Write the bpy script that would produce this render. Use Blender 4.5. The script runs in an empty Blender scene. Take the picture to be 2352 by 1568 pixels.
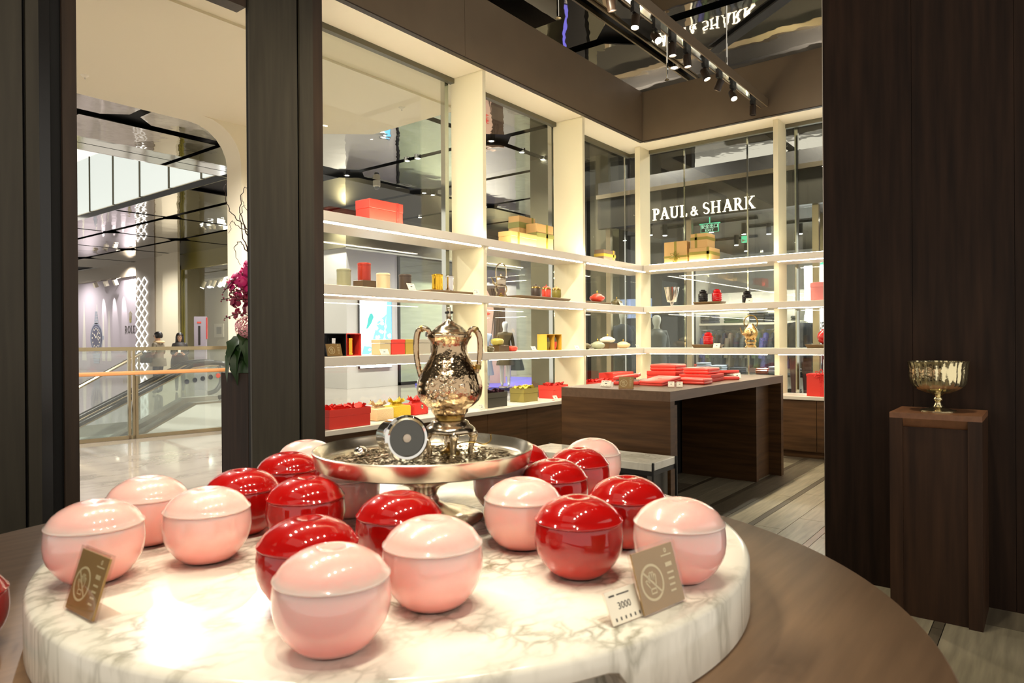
import bpy, bmesh, math, random
from math import sin, cos, pi, radians as R
from mathutils import Matrix, Vector
random.seed(7)
S = bpy.context.scene
COL = S.collection

# ------------------------------------------------------------------ camera, world, exposure
YAW, PITCH, ROLL = 0.66428, -0.002058, 0.006897
fw = Vector((cos(YAW)*cos(PITCH), sin(YAW)*cos(PITCH), sin(PITCH)))
rt = Vector((sin(YAW), -cos(YAW), 0)); dn = fw.cross(rt)
r2 = cos(ROLL)*rt + sin(ROLL)*dn; d2 = -sin(ROLL)*rt + cos(ROLL)*dn
cd = bpy.data.cameras.new('camera'); cam = bpy.data.objects.new('camera', cd); COL.objects.link(cam)
cam.matrix_world = Matrix(((r2.x, -d2.x, -fw.x, 0), (r2.y, -d2.y, -fw.y, 0), (r2.z, -d2.z, -fw.z, 1.45), (0, 0, 0, 1)))
cd.sensor_fit = 'HORIZONTAL'; cd.sensor_width = 36; cd.lens = 24.237; cd.clip_start = 0.05; cd.clip_end = 200
cd.dof.use_dof = True; cd.dof.focus_distance = 6.5; cd.dof.aperture_fstop = 5.6
S.camera = cam
W = bpy.data.worlds.new('world'); S.world = W; W.use_nodes = True
bg = W.node_tree.nodes['Background']; bg.inputs[0].default_value = (1.0, .93, .82, 1); bg.inputs[1].default_value = .6
S.view_settings.view_transform = 'Standard'; S.view_settings.look = 'None'
S.view_settings.gamma = 1; S.view_settings.use_curve_mapping = False; S.view_settings.exposure = 1.0
S.cycles.adaptive_threshold = .03; S.cycles.max_bounces = 8; S.cycles.diffuse_bounces = 3; S.cycles.glossy_bounces = 4
S.cycles.transmission_bounces = 6; S.cycles.transparent_max_bounces = 16
S.cycles.caustics_reflective = False; S.cycles.caustics_refractive = False
S.cycles.sample_clamp_indirect = 40; S.cycles.use_denoising = True
WARM = (1.0, .89, .68); NEUT = (1.0, .95, .88)
def lamp(name, loc, target, watts, ang=60, blend=.6, rad=.03, col=WARM, parent=None):
    l = bpy.data.lights.new(name, 'SPOT'); l.energy = watts; l.spot_size = R(ang); l.spot_blend = blend
    l.shadow_soft_size = rad; l.color = col
    o = bpy.data.objects.new(name, l); COL.objects.link(o); o.location = loc
    d = Vector(target) - Vector(loc); o.rotation_euler = d.to_track_quat('-Z', 'Y').to_euler()
    if parent: o.parent = parent; o.matrix_parent_inverse = Matrix.Translation(-parent.location)
    return o
# spot lamps added high in the mall to brighten it; the shop's own track lights are built with their heads further down
for (x, y) in [(3.0, 7.8), (4.5, 8.3), (9.65, 8.0), (9.65, 12.1), (12.0, 12.1), (12, 15.4), (14.3, 12.1), (17, 12.1), (19.2, 14.5),
               (10.6, 2.5), (10.6, 5.5), (9.7, 18), (11.5, 22), (11.5, 28), (13.5, 33), (12.5, 38), (17, 14.6)]:
    (x, y, zl) = (x, y, 4.78) if y < 9.1 and x < 7 else (x*1.082, y*1.082, 5.34)
    lamp('mall_fill_lamp', (x, y, zl), (x, y, 0), 510, 150, .8, .06, NEUT)
for (x, y) in [(12.9, 3), (13.5, 5.3), (15, 1.5), (15, 4), (15, 6), (17.3, 3), (17.3, 5.5), (13, .8)]:
    lamp('store_downlight', (x, y, 3.7), (x+.3, y, 0), 170, 110, .7, .05, NEUT)

# ------------------------------------------------------------------ materials
def lin(h):
    h = h.lstrip('#'); c = [int(h[i:i+2], 16)/255 for i in (0, 2, 4)]
    return tuple(v/12.92 if v <= .04045 else ((v+.055)/1.055)**2.4 for v in c)
def mat(name, col, rough=.5, metal=0, coat=0, bump=0, bscale=60, spec=.5, var=0, vscale=(8, 8, 8), emit=0, sss=0, ecol=None, **k):
    if isinstance(col, str): col = lin(col)
    m = bpy.data.materials.new(name); m.use_nodes = True; nt = m.node_tree; b = nt.nodes['Principled BSDF']
    b.inputs['Base Color'].default_value = (*col, 1); b.inputs['Roughness'].default_value = rough; b.inputs['Metallic'].default_value = metal
    b.inputs['Coat Weight'].default_value = coat; b.inputs['Coat Roughness'].default_value = .02; b.inputs['Specular IOR Level'].default_value = spec
    if emit:
        b.inputs['Emission Color'].default_value = (*(ecol or col), 1); b.inputs['Emission Strength'].default_value = emit
    if sss:
        b.inputs['Subsurface Weight'].default_value = sss; b.inputs['Subsurface Radius'].default_value = (1, .45, .38); b.inputs['Subsurface Scale'].default_value = .05
    tc = None
    if var or bump:
        tc = nt.nodes.new('ShaderNodeTexCoord'); mp = nt.nodes.new('ShaderNodeMapping'); mp.inputs['Scale'].default_value = vscale
        nt.links.new(tc.outputs['Object'], mp.inputs['Vector'])
    if var:
        n = nt.nodes.new('ShaderNodeTexNoise'); n.inputs['Scale'].default_value = 1; n.inputs['Detail'].default_value = 6
        nt.links.new(mp.outputs[0], n.inputs['Vector'])
        cr = nt.nodes.new('ShaderNodeValToRGB'); cr.color_ramp.elements[0].position = .3; cr.color_ramp.elements[1].position = .72
        cr.color_ramp.elements[0].color = (*[c*(1-var) for c in col], 1); cr.color_ramp.elements[1].color = (*[min(1, c*(1+var)) for c in col], 1)
        nt.links.new(n.outputs['Fac'], cr.inputs[0]); nt.links.new(cr.outputs[0], b.inputs['Base Color'])
    if bump:
        n2 = nt.nodes.new('ShaderNodeTexNoise'); n2.inputs['Scale'].default_value = bscale; n2.inputs['Detail'].default_value = 3
        nt.links.new(tc.outputs['Object'], n2.inputs['Vector'])
        bp = nt.nodes.new('ShaderNodeBump'); bp.inputs['Strength'].default_value = bump; bp.inputs['Distance'].default_value = .02
        nt.links.new(n2.outputs['Fac'], bp.inputs['Height']); nt.links.new(bp.outputs[0], b.inputs['Normal'])
    return m
def marble(name, base, vein, scale, rough=.15, stretch=(1, 1, 1), amount=.5, cells=0):
    m = mat(name, base, rough); nt = m.node_tree; b = nt.nodes['Principled BSDF']; L = nt.links
    tc = nt.nodes.new('ShaderNodeTexCoord'); mp = nt.nodes.new('ShaderNodeMapping'); mp.inputs['Scale'].default_value = stretch
    mp.inputs['Rotation'].default_value = (0, 0, .6)
    L.new(tc.outputs['Object'], mp.inputs[0])
    n = nt.nodes.new('ShaderNodeTexNoise'); n.inputs['Scale'].default_value = scale; n.inputs['Detail'].default_value = 8; n.inputs['Distortion'].default_value = 1.3
    L.new(mp.outputs[0], n.inputs['Vector'])
    sub = nt.nodes.new('ShaderNodeMath'); sub.operation = 'SUBTRACT'; sub.inputs[1].default_value = .5; L.new(n.outputs['Fac'], sub.inputs[0])
    ab = nt.nodes.new('ShaderNodeMath'); ab.operation = 'ABSOLUTE'; L.new(sub.outputs[0], ab.inputs[0])
    cr = nt.nodes.new('ShaderNodeValToRGB'); e = cr.color_ramp.elements
    e[0].position = 0; e[0].color = (1, 1, 1, 1); e[1].position = .09; e[1].color = (0, 0, 0, 1); L.new(ab.outputs[0], cr.inputs[0])
    n2 = nt.nodes.new('ShaderNodeTexNoise'); n2.inputs['Scale'].default_value = scale*.6; n2.inputs['Detail'].default_value = 4; L.new(mp.outputs[0], n2.inputs['Vector'])
    cr2 = nt.nodes.new('ShaderNodeValToRGB'); cr2.color_ramp.elements[0].position = .42; cr2.color_ramp.elements[1].position = .75; L.new(n2.outputs['Fac'], cr2.inputs[0])
    if cells:                                     # broken net of veins between pale cells
        n3 = nt.nodes.new('ShaderNodeTexNoise'); n3.inputs['Scale'].default_value = scale*1.3; n3.inputs['Detail'].default_value = 5; L.new(mp.outputs[0], n3.inputs['Vector'])
        va = nt.nodes.new('ShaderNodeVectorMath'); va.operation = 'MULTIPLY_ADD'; va.inputs[1].default_value = (.16, .16, .16); L.new(n3.outputs['Color'], va.inputs[0]); L.new(mp.outputs[0], va.inputs[2])
        vo = nt.nodes.new('ShaderNodeTexVoronoi'); vo.feature = 'DISTANCE_TO_EDGE'; vo.inputs['Scale'].default_value = cells; L.new(va.outputs[0], vo.inputs['Vector'])
        e[1].position = .2; L.new(vo.outputs['Distance'], cr.inputs[0])
    mu = nt.nodes.new('ShaderNodeMath'); mu.operation = 'MULTIPLY'; L.new(cr.outputs[0], mu.inputs[0]); L.new(cr2.outputs[0], mu.inputs[1])
    mu3 = nt.nodes.new('ShaderNodeMath'); mu3.operation = 'MULTIPLY_ADD'; mu3.inputs[1].default_value = .25; L.new(cr2.outputs[0], mu3.inputs[0]); L.new(mu.outputs[0], mu3.inputs[2])
    mu2 = nt.nodes.new('ShaderNodeMath'); mu2.operation = 'MULTIPLY'; mu2.inputs[1].default_value = amount; mu2.use_clamp = True; L.new(mu3.outputs[0], mu2.inputs[0])
    mx = nt.nodes.new('ShaderNodeMix'); mx.data_type = 'RGBA'; mx.inputs[6].default_value = (*lin(base), 1); mx.inputs[7].default_value = (*lin(vein), 1)
    L.new(mu2.outputs[0], mx.inputs[0]); L.new(mx.outputs[2], b.inputs['Base Color'])
    return m
def glass(name, tint=(1, 1, 1), refl=1.0, haze=0):
    m = bpy.data.materials.new(name); m.use_nodes = True; nt = m.node_tree; nt.nodes.clear(); L = nt.links
    o = nt.nodes.new('ShaderNodeOutputMaterial'); t = nt.nodes.new('ShaderNodeBsdfTransparent'); t.inputs[0].default_value = (*tint, 1)
    g = nt.nodes.new('ShaderNodeBsdfGlossy'); g.inputs['Roughness'].default_value = .01
    lw = nt.nodes.new('ShaderNodeLayerWeight'); pw = nt.nodes.new('ShaderNodeMath'); pw.operation = 'POWER'; pw.inputs[1].default_value = 5; L.new(lw.outputs['Facing'], pw.inputs[0])
    ml = nt.nodes.new('ShaderNodeMath'); ml.operation = 'MULTIPLY_ADD'; ml.inputs[1].default_value = .9*refl; ml.inputs[2].default_value = .04*refl; ml.use_clamp = True; L.new(pw.outputs[0], ml.inputs[0])
    mx = nt.nodes.new('ShaderNodeMixShader'); L.new(ml.outputs[0], mx.inputs[0]); L.new(t.outputs[0], mx.inputs[1]); L.new(g.outputs[0], mx.inputs[2])
    last = mx
    if haze:
        d = nt.nodes.new('ShaderNodeBsdfDiffuse'); d.inputs[0].default_value = (.85, .86, .84, 1)
        m2 = nt.nodes.new('ShaderNodeMixShader'); m2.inputs[0].default_value = haze; L.new(mx.outputs[0], m2.inputs[1]); L.new(d.outputs[0], m2.inputs[2]); last = m2
    L.new(last.outputs[0], o.inputs[0]); return m
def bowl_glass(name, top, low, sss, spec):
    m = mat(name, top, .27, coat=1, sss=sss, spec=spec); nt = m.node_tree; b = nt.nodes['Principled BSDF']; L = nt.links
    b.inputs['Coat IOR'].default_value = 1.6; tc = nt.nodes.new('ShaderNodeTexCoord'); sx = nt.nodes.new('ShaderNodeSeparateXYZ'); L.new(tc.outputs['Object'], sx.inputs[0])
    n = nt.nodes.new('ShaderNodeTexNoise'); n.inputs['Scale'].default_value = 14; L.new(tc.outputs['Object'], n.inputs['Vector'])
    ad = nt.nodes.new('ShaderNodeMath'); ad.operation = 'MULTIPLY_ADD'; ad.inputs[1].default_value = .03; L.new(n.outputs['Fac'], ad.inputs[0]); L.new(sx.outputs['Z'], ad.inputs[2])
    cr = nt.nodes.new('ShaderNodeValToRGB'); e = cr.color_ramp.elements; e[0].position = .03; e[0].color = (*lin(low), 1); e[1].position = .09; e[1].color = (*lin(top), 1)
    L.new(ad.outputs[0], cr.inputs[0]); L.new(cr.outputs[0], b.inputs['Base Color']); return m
WOODV = (26, 26, 1.6); WOODH = (1.6, 1.6, 26)
M = dict(
    wood=mat('dark stained wood', '#281a11', .55, spec=.15, var=.45, vscale=WOODV), woodh=mat('lit stained wood level grain', '#523820', .45, spec=.3, var=.4, vscale=WOODH),  # one wood: darker copy carries the wall's shade, lighter copy the counter's light
    tablewood=mat('taupe table veneer', '#85694f', .42, var=.18, vscale=(2.5, 26, 26)), countertop=mat('brown counter veneer', '#6a513c', .4, var=.15, vscale=(2.5, 26, 26)), woodp=mat('red brown stained wood', '#382416', .5, spec=.25, var=.45, vscale=WOODV), marbleb=marble('pale bench marble', '#ebe6d8', '#8d8874', 5, .15, (1, 1.5, .4), .5), groove=mat('groove black', '#0b0908', .8),
    pillarwood=mat('dark wood lit grey brown', '#3a352b', .5, spec=.35, var=.2, vscale=WOODV), pillarside=mat('brown veneer edge', '#35281d', .42, spec=.35, var=.25, vscale=WOODV),  # pillarwood is the same dark wood, toned as the light falls on the pillars
    bronze=mat('bronze fascia paint', '#6f5e49', .45, metal=.1, var=.06, vscale=(3, 3, 3)), cream=mat('cream paint', '#efe3c8', .6), soffit=mat('white soffit paint', '#f4ead4', .6),
    shelf=mat('shelf lacquer', '#ddd3c4', .35), fin=mat('fin lacquer', '#e0d6b6', .45), led=mat('led strip', '#fff3dd', .5, emit=22, ecol=(1, .92, .7)),
    ledup=mat('uplight strip', '#fff3dd', .5, emit=34, ecol=(1, .92, .68)), chrome=mat('chrome', '#d8d8d6', .06, 1), steel=mat('brushed steel', '#b3a899', .3, 1), steelw=mat('satin champagne steel', '#b8a98e', .28, 1), mirror=mat('mirror panel', '#cbc7bf', .025, 1, bump=.35, bscale=1.1), gap=mat('ceiling void black', '#0d0c0b', .7),
    pane=glass('window glass', (.93, .95, .92), 1.0), balu=glass('balustrade glass', (.93, .96, .94), 1.0, .045), frost=mat('frosted white glass', '#c8ccc6', .3, emit=.33, ecol=(.93, 1, .93)),
    marble=marble('white veined marble', '#efeadd', '#77715a', 7.5, .14, (1, 1.5, .3), .85, 15), halls=marble('polished hall stone', '#9c9388', '#6b645b', 1.5, .07, (1, 2.6, 1), .7),
    red=mat('red paper', '#e0392b', .45), redl=mat('red leather', '#e5473a', .32, coat=.25), redfab=mat('red tissue', '#d92a20', .6, bump=.3), redtin=mat('red tin', '#ad311c', .3), darkred=mat('burgundy', '#4a1418', .4),
    gold=mat('kraft gold paper', '#b8925a', .5), goldside=mat('olive ribbon', '#7f7428', .4), band=mat('green band', '#7d7a3c', .45), brownbox=mat('brown paper', '#5a4636', .5), yelr=mat('yellow ribbon', '#8f7824', .4),
    sage=mat('sage tin', '#a09d7c', .4), creamtin=mat('cream tin', '#dcc9a0', .4), darktin=mat('umber tin', '#43352a', .4), goldm=mat('polished gold', '#e8b83e', .1, 1), silverm=mat('polished silver', '#dcd6cf', .1, 1),
    silver=mat('antique silver', '#c0b19a', .17, 1, bump=.12, bscale=22), warmsilver=mat('warm old silver', '#b79f80', .12, 1, bump=.3, bscale=42), dish=mat('silver dish', '#e8dfcc', .24, 1), brass=mat('old brass', '#8d733e', .3, 1),
    black=mat('black lacquer', '#15110e', .25), blackm=mat('black metal', '#161412', .45), brownblk=mat('brown plinth board', '#5d4527', .45), tray=mat('brown tray', '#6d5433', .4),
    beige=mat('beige card', '#cdbb8e', .5), must=mat('mustard card', '#b3983a', .5), grey=mat('grey card', '#a9a394', .5), olive=mat('olive paper', '#8c7d3a', .5), slate=mat('slate paper', '#474236', .5), yel=mat('yellow paper', '#dda93a', .5),
    yelf=mat('yellow cloth', '#d7b52b', .6, bump=.4, bscale=180), beigef=mat('pale gold brocade', '#e0c394', .6, bump=.5, bscale=180), purple=mat('purple tissue', '#4b2236', .6), yelt=mat('yellow tissue', '#e6d24e', .6),
    goldf=mat('gold foil cloth', '#8a6a22', .35, .4), cele=mat('celadon glaze', '#aeb495', .15, coat=.6), white=mat('ivory glaze', '#f0e9cf', .15, coat=.6), peach=mat('peach glaze', '#e8c795', .15, coat=.6), coral=mat('coral glaze', '#d9442f', .15, coat=.6), limeg=mat('lime glaze', '#c9b955', .15, coat=.6), oliveg=mat('olive glaze', '#5d5434', .2, coat=.5),
    redgl=mat('red lacquer', '#c01a1c', .15, coat=.7), pinkbox=mat('pink card', '#e88b88', .5),
    card=mat('white card', '#efe6d3', .5), goldcard=mat('bronze gold card', '#a5854f', .4, .15), print=mat('pale print', '#e6d9ae', .5), ink=mat('black ink', '#2b2622', .6), acrylic=glass('clear acrylic', (.97, .95, .93), 1.3),
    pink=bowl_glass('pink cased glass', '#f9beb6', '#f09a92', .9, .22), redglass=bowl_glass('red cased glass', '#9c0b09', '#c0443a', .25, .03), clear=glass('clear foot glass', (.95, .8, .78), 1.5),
    leaf=mat('dark green leaf', '#1f3a14', .4), tea=mat('tea leaf', '#66543a', .8, var=.6, vscale=(60, 60, 60)), crystal=mat('smoked crystal', '#3b3a33', .04, .6, coat=1),
    orchid=mat('magenta petal', '#c2146a', .5, sss=.2), orchidd=mat('deep crimson petal', '#8c0a3c', .5), hydr=mat('pink hydrangea', '#e3a3ac', .6), palep=mat('pale petal', '#efd3d2', .6), twig=mat('twig bark', '#3a241a', .7), bud=mat('orchid bud', '#7d1f3a', .5),
    tile=mat('beige stone', '#958b74', .33, var=.25, vscale=(3, 34, 8)), tileg=mat('grey stone', '#746a58', .33, var=.25, vscale=(3, 34, 8)), tiled=mat('dark stone strip', '#5a5142', .33, var=.15, vscale=(2, 22, 8)), tiler=mat('russet stone strip', '#8d6f5b', .33, var=.15, vscale=(2, 22, 8)),
    greywall=mat('grey mall wall', '#c4c0ba', .6), taupe=mat('taupe pilaster', '#8a7f70', .5), beigew=mat('beige wall', '#d9cfb6', .6), oliv=mat('olive bronze cladding', '#5a543f', .4), darkw=mat('dark store wall', '#2a2723', .5), signw=mat('dark sign board', '#2c281e', .4), brownceil=mat('brown store ceiling', '#4d463b', .6),
    letter=mat('lit letter face', '#fff4d8', .5, emit=.62, ecol=(1, .93, .76)), exittext=mat('lit mint lettering', '#c8ffe0', .5, emit=.6, ecol=(.55, 1, .78)), exit=mat('lit green sign', '#1f9c62', .5, emit=.5, ecol=(.16, .85, .5)), lit=mat('white light', '#ffffff', .5, emit=14), shelflit=mat('lit shelf edge', '#fff8ec', .5, emit=2.2), pedtop=mat('pedestal top veneer', '#7d5438', .4, var=.15, vscale=(2.5, 26, 26)), lens=mat('spot lens', '#fff6e0', .4, emit=30, ecol=(1, .93, .78)),
    lattice=mat('white light bar', '#ffffff', .5, emit=.9), poster=mat('lilac poster', '#a9a0ab', .6), screenw=mat('bright screen', '#f5fbff', .5, emit=2.6, ecol=(.93, .97, 1)), screenb=mat('blue screen', '#4a9ad0', .5, emit=1.1, ecol=(.16, .47, .8)), screent=mat('teal bird on screen', '#2d9a98', .5, emit=.6, ecol=(.05, .35, .33)), screeny=mat('gold branch on screen', '#e8c35a', .5, emit=.9, ecol=(.8, .6, .2)),
    orangew=mat('orange wood rail', '#c98a55', .4, var=.1, vscale=(4, 40, 40)), rubber=mat('black rubber', '#191816', .3), whitec=mat('white cladding', '#e6e4dd', .12, coat=.3), skin=mat('skin', '#d3a686', .5, sss=.1), hair=mat('black hair', '#15100d', .4),
    manq=mat('white mannequin', '#e2e2de', .3), cloth1=mat('navy cloth', '#252a3a', .7), cloth2=mat('charcoal cloth', '#34342f', .7), cloth3=mat('khaki jacket', '#7c7260', .7), cloth4=mat('maroon cloth', '#4b2026', .7), cloth5=mat('blue plaid cloth', '#4a4c8e', .7, var=.5, vscale=(30, 30, 30)), cloth6=mat('green cloth', '#4a5a3a', .7), puff=mat('grey quilted cloth', '#4f5150', .5), oliveck=mat('olive dress cloth', '#5a4c30', .7), dkgreen=mat('dark green skirt', '#1f2b26', .7), paleb=mat('pale blue shirt', '#b9c6dc', .7), patt=mat('dotted navy knit', '#2f3645', .7, var=.7, vscale=(60, 60, 60)),
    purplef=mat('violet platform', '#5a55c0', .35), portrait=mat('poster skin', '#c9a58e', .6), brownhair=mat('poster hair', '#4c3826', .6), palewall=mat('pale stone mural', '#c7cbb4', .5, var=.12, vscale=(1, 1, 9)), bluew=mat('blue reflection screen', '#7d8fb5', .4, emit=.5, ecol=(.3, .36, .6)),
    dial=mat('navy dial', '#0d1048', .3), bezelm=mat('watch steel print', '#8f95a6', .3, .6),
)

# ------------------------------------------------------------------ mesh primitives: (verts, faces)
def join(*ps):
    V, F = [], []
    for v, f in ps:
        n = len(V); V += v; F += [tuple(i+n for i in q) for q in f]
    return V, F
def box(x0, y0, z0, x1, y1, z1):
    V = [(x, y, z) for z in (z0, z1) for y in (y0, y1) for x in (x0, x1)]
    return V, [(0, 2, 3, 1), (4, 5, 7, 6), (0, 1, 5, 4), (2, 6, 7, 3), (0, 4, 6, 2), (1, 3, 7, 5)]
def cbox(sx, sy, sz, cx=0, cy=0, z0=0): return box(cx-sx/2, cy-sy/2, z0, cx+sx/2, cy+sy/2, z0+sz)
def rbox(sx, sy, sz, r, seg=2, cx=0, cy=0, z0=0):
    bm = bmesh.new(); V, F = cbox(sx, sy, sz, cx, cy, z0)
    vs = [bm.verts.new(v) for v in V]
    for f in F: bm.faces.new([vs[i] for i in f])
    bmesh.ops.bevel(bm, geom=bm.edges[:], offset=r, segments=seg, profile=.5, affect='EDGES')
    bm.verts.index_update(); out = [tuple(v.co) for v in bm.verts], [tuple(v.index for v in f.verts) for f in bm.faces]; bm.free(); return out
def lathe(prof, n=32, cx=0, cy=0, z0=0, cap=True, flute=0, nf=24):
    V, F = [], []; m = len(prof)
    for i in range(n):
        a = 2*pi*i/n; k = 1 + flute*cos(nf*a)
        for r, z in prof: V.append((cx+max(r, 1e-4)*k*cos(a), cy+max(r, 1e-4)*k*sin(a), z0+z))
    for i in range(n):
        for j in range(m-1):
            a, b = i*m+j, ((i+1) % n)*m+j; F.append((a, b, b+1, a+1))
    if cap:
        F.append(tuple(((n-1-i)*m) for i in range(n))); F.append(tuple(i*m+m-1 for i in range(n)))
    return V, F
def cyl(r, z0, z1, n=24, cx=0, cy=0): return lathe([(r, z0), (r, z1)], n, cx, cy)
def tube(pts, rad, n=8, cap=True):
    pts = [Vector(p) for p in pts]; V, F = [], []; m = len(pts)
    rs = rad if isinstance(rad, (list, tuple)) else [rad]*m; up = Vector((0, 0, 1)); prev = None
    for i, p in enumerate(pts):
        t = (pts[min(i+1, m-1)] - pts[max(i-1, 0)]).normalized()
        if prev is None:
            u = t.cross(up) if abs(t.dot(up)) < .95 else t.cross(Vector((1, 0, 0)))
        else: u = prev - t*prev.dot(t)
        u.normalize(); prev = u; w = t.cross(u)
        for k in range(n):
            a = 2*pi*k/n; V.append(tuple(p + (u*cos(a)+w*sin(a))*rs[i]))
    for i in range(m-1):
        for k in range(n):
            a, b = i*n+k, i*n+(k+1) % n; F.append((a, b, b+n, a+n))
    if cap: F.append(tuple(range(n-1, -1, -1))); F.append(tuple((m-1)*n+k for k in range(n)))
    return V, F
def prism(poly, z0, z1):
    n = len(poly); V = [(x, y, z0) for x, y in poly] + [(x, y, z1) for x, y in poly]
    return V, [tuple(range(n-1, -1, -1)), tuple(range(n, 2*n))] + [(i, (i+1) % n, n+(i+1) % n, n+i) for i in range(n)]
def xf(p, loc=(0, 0, 0), rot=(0, 0, 0), s=1):
    from mathutils import Euler
    m = Matrix.LocRotScale(Vector(loc), Euler(rot), Vector((s, s, s)) if not isinstance(s, tuple) else Vector(s))
    return [tuple(m @ Vector(v)) for v in p[0]], p[1]
def smooth_path(pts, k=6):
    pts = [Vector(p) for p in pts]; out = []
    for i in range(len(pts)-1):
        p0, p1, p2, p3 = pts[max(i-1, 0)], pts[i], pts[i+1], pts[min(i+2, len(pts)-1)]
        for j in range(k):
            t = j/k; out.append(.5*((2*p1)+(p2-p0)*t+(2*p0-5*p1+4*p2-p3)*t*t+(3*p1-p0-3*p2+p3)*t**3))
    return out + [pts[-1]]
def mesh(name, p, ang=35):
    me = bpy.data.meshes.new(name); me.from_pydata(p[0], [], p[1]); me.validate(); me.update()
    if ang: me.shade_smooth(); me.set_sharp_from_angle(angle=R(ang))
    return me
def obj(name, p, m, parent=None, loc=(0, 0, 0), rot=(0, 0, 0), ang=35):
    me = p if isinstance(p, bpy.types.Mesh) else mesh(name, p, ang)
    o = bpy.data.objects.new(name, me); COL.objects.link(o); o.location = loc; o.rotation_euler = rot
    if m is not None:
        if isinstance(m, str): m = M[m]
        if not me.materials: me.materials.append(m)
    if parent: o.parent = parent
    return o
def tag(o, label=None, cat=None, group=None, kind=None):
    for k, v in (('label', label), ('category', cat), ('group', group), ('kind', kind)):
        if v: o[k] = v
    return o
def thing(name, label, cat, loc=(0, 0, 0), rz=0, group=None):
    o = bpy.data.objects.new(name, None); COL.objects.link(o); o.location = loc; o.rotation_euler = (0, 0, rz); o.empty_display_size = .05
    return tag(o, label, cat, group)
def solo(name, p, m, label, cat, loc=(0, 0, 0), rz=0, group=None, ang=35): return tag(obj(name, p, m, None, loc, (0, 0, rz), ang), label, cat, group)
def struct(name, p, m, label=None, parent=None, ang=35):
    o = obj(name, p, m, parent, ang=ang)
    if not parent: tag(o, label, None, None, 'structure')
    return o
def copy_thing(root, loc, rz=0, label=None, group=None):
    r = root.copy(); COL.objects.link(r); r.location = loc; r.rotation_euler = (0, 0, rz)
    if label: r['label'] = label
    if group: r['group'] = group
    for ch in list(root.children):
        c = ch.copy(); COL.objects.link(c); c.parent = r
        for g in ch.children:
            d = g.copy(); COL.objects.link(d); d.parent = c
    return r
def text_prim(s, size, depth=.002):
    cu = bpy.data.curves.new('t', 'FONT'); cu.body = s; cu.size = size; cu.extrude = depth/2; cu.align_x = 'CENTER'; cu.align_y = 'CENTER'; cu.resolution_u = 3
    o = bpy.data.objects.new('t', cu); COL.objects.link(o); bpy.context.view_layer.update()
    me = bpy.data.meshes.new_from_object(o.evaluated_get(bpy.context.evaluated_depsgraph_get()))
    p = [tuple(v.co) for v in me.vertices], [tuple(f.vertices) for f in me.polygons]
    bpy.data.objects.remove(o); bpy.data.curves.remove(cu); bpy.data.meshes.remove(me); return p
def strip(pts, ws):                              # flat stroke of varying width in the xy plane
    V, F = [], []; pts = [Vector((*p, 0)) for p in pts]; n = len(pts)
    ws = ws if isinstance(ws, (list, tuple)) else [ws]*n
    for i, p in enumerate(pts):
        t = (pts[min(i+1, n-1)]-pts[max(i-1, 0)]).normalized(); q = Vector((-t.y, t.x, 0))*ws[i]/2
        V += [tuple(p+q), tuple(p-q)]
    return V, [(2*i, 2*i+1, 2*i+3, 2*i+2) for i in range(n-1)]
def thick(p, d):                                 # flat faces -> slab of depth d in z
    V, F = p; n = len(V)
    return V+[(x, y, z+d) for x, y, z in V], [tuple(reversed(f)) for f in F]+[tuple(i+n for i in f) for f in F]+[(f[i], f[(i+1) % len(f)], f[(i+1) % len(f)]+n, f[i]+n) for f in F for i in range(len(f))]
def arc(cx, cy, rx, ry, a0, a1, n=14): return [(cx+rx*cos(R(a0+(a1-a0)*i/n)), cy+ry*sin(R(a0+(a1-a0)*i/n))) for i in range(n+1)]
def q(*p): return [(x, y, 0) for x, y in p], [tuple(range(len(p)))]
SF = .045
def serif(x0, x1, y): return q((x0, y), (x1, y), (x1, y+SF), (x0, y+SF))
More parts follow.
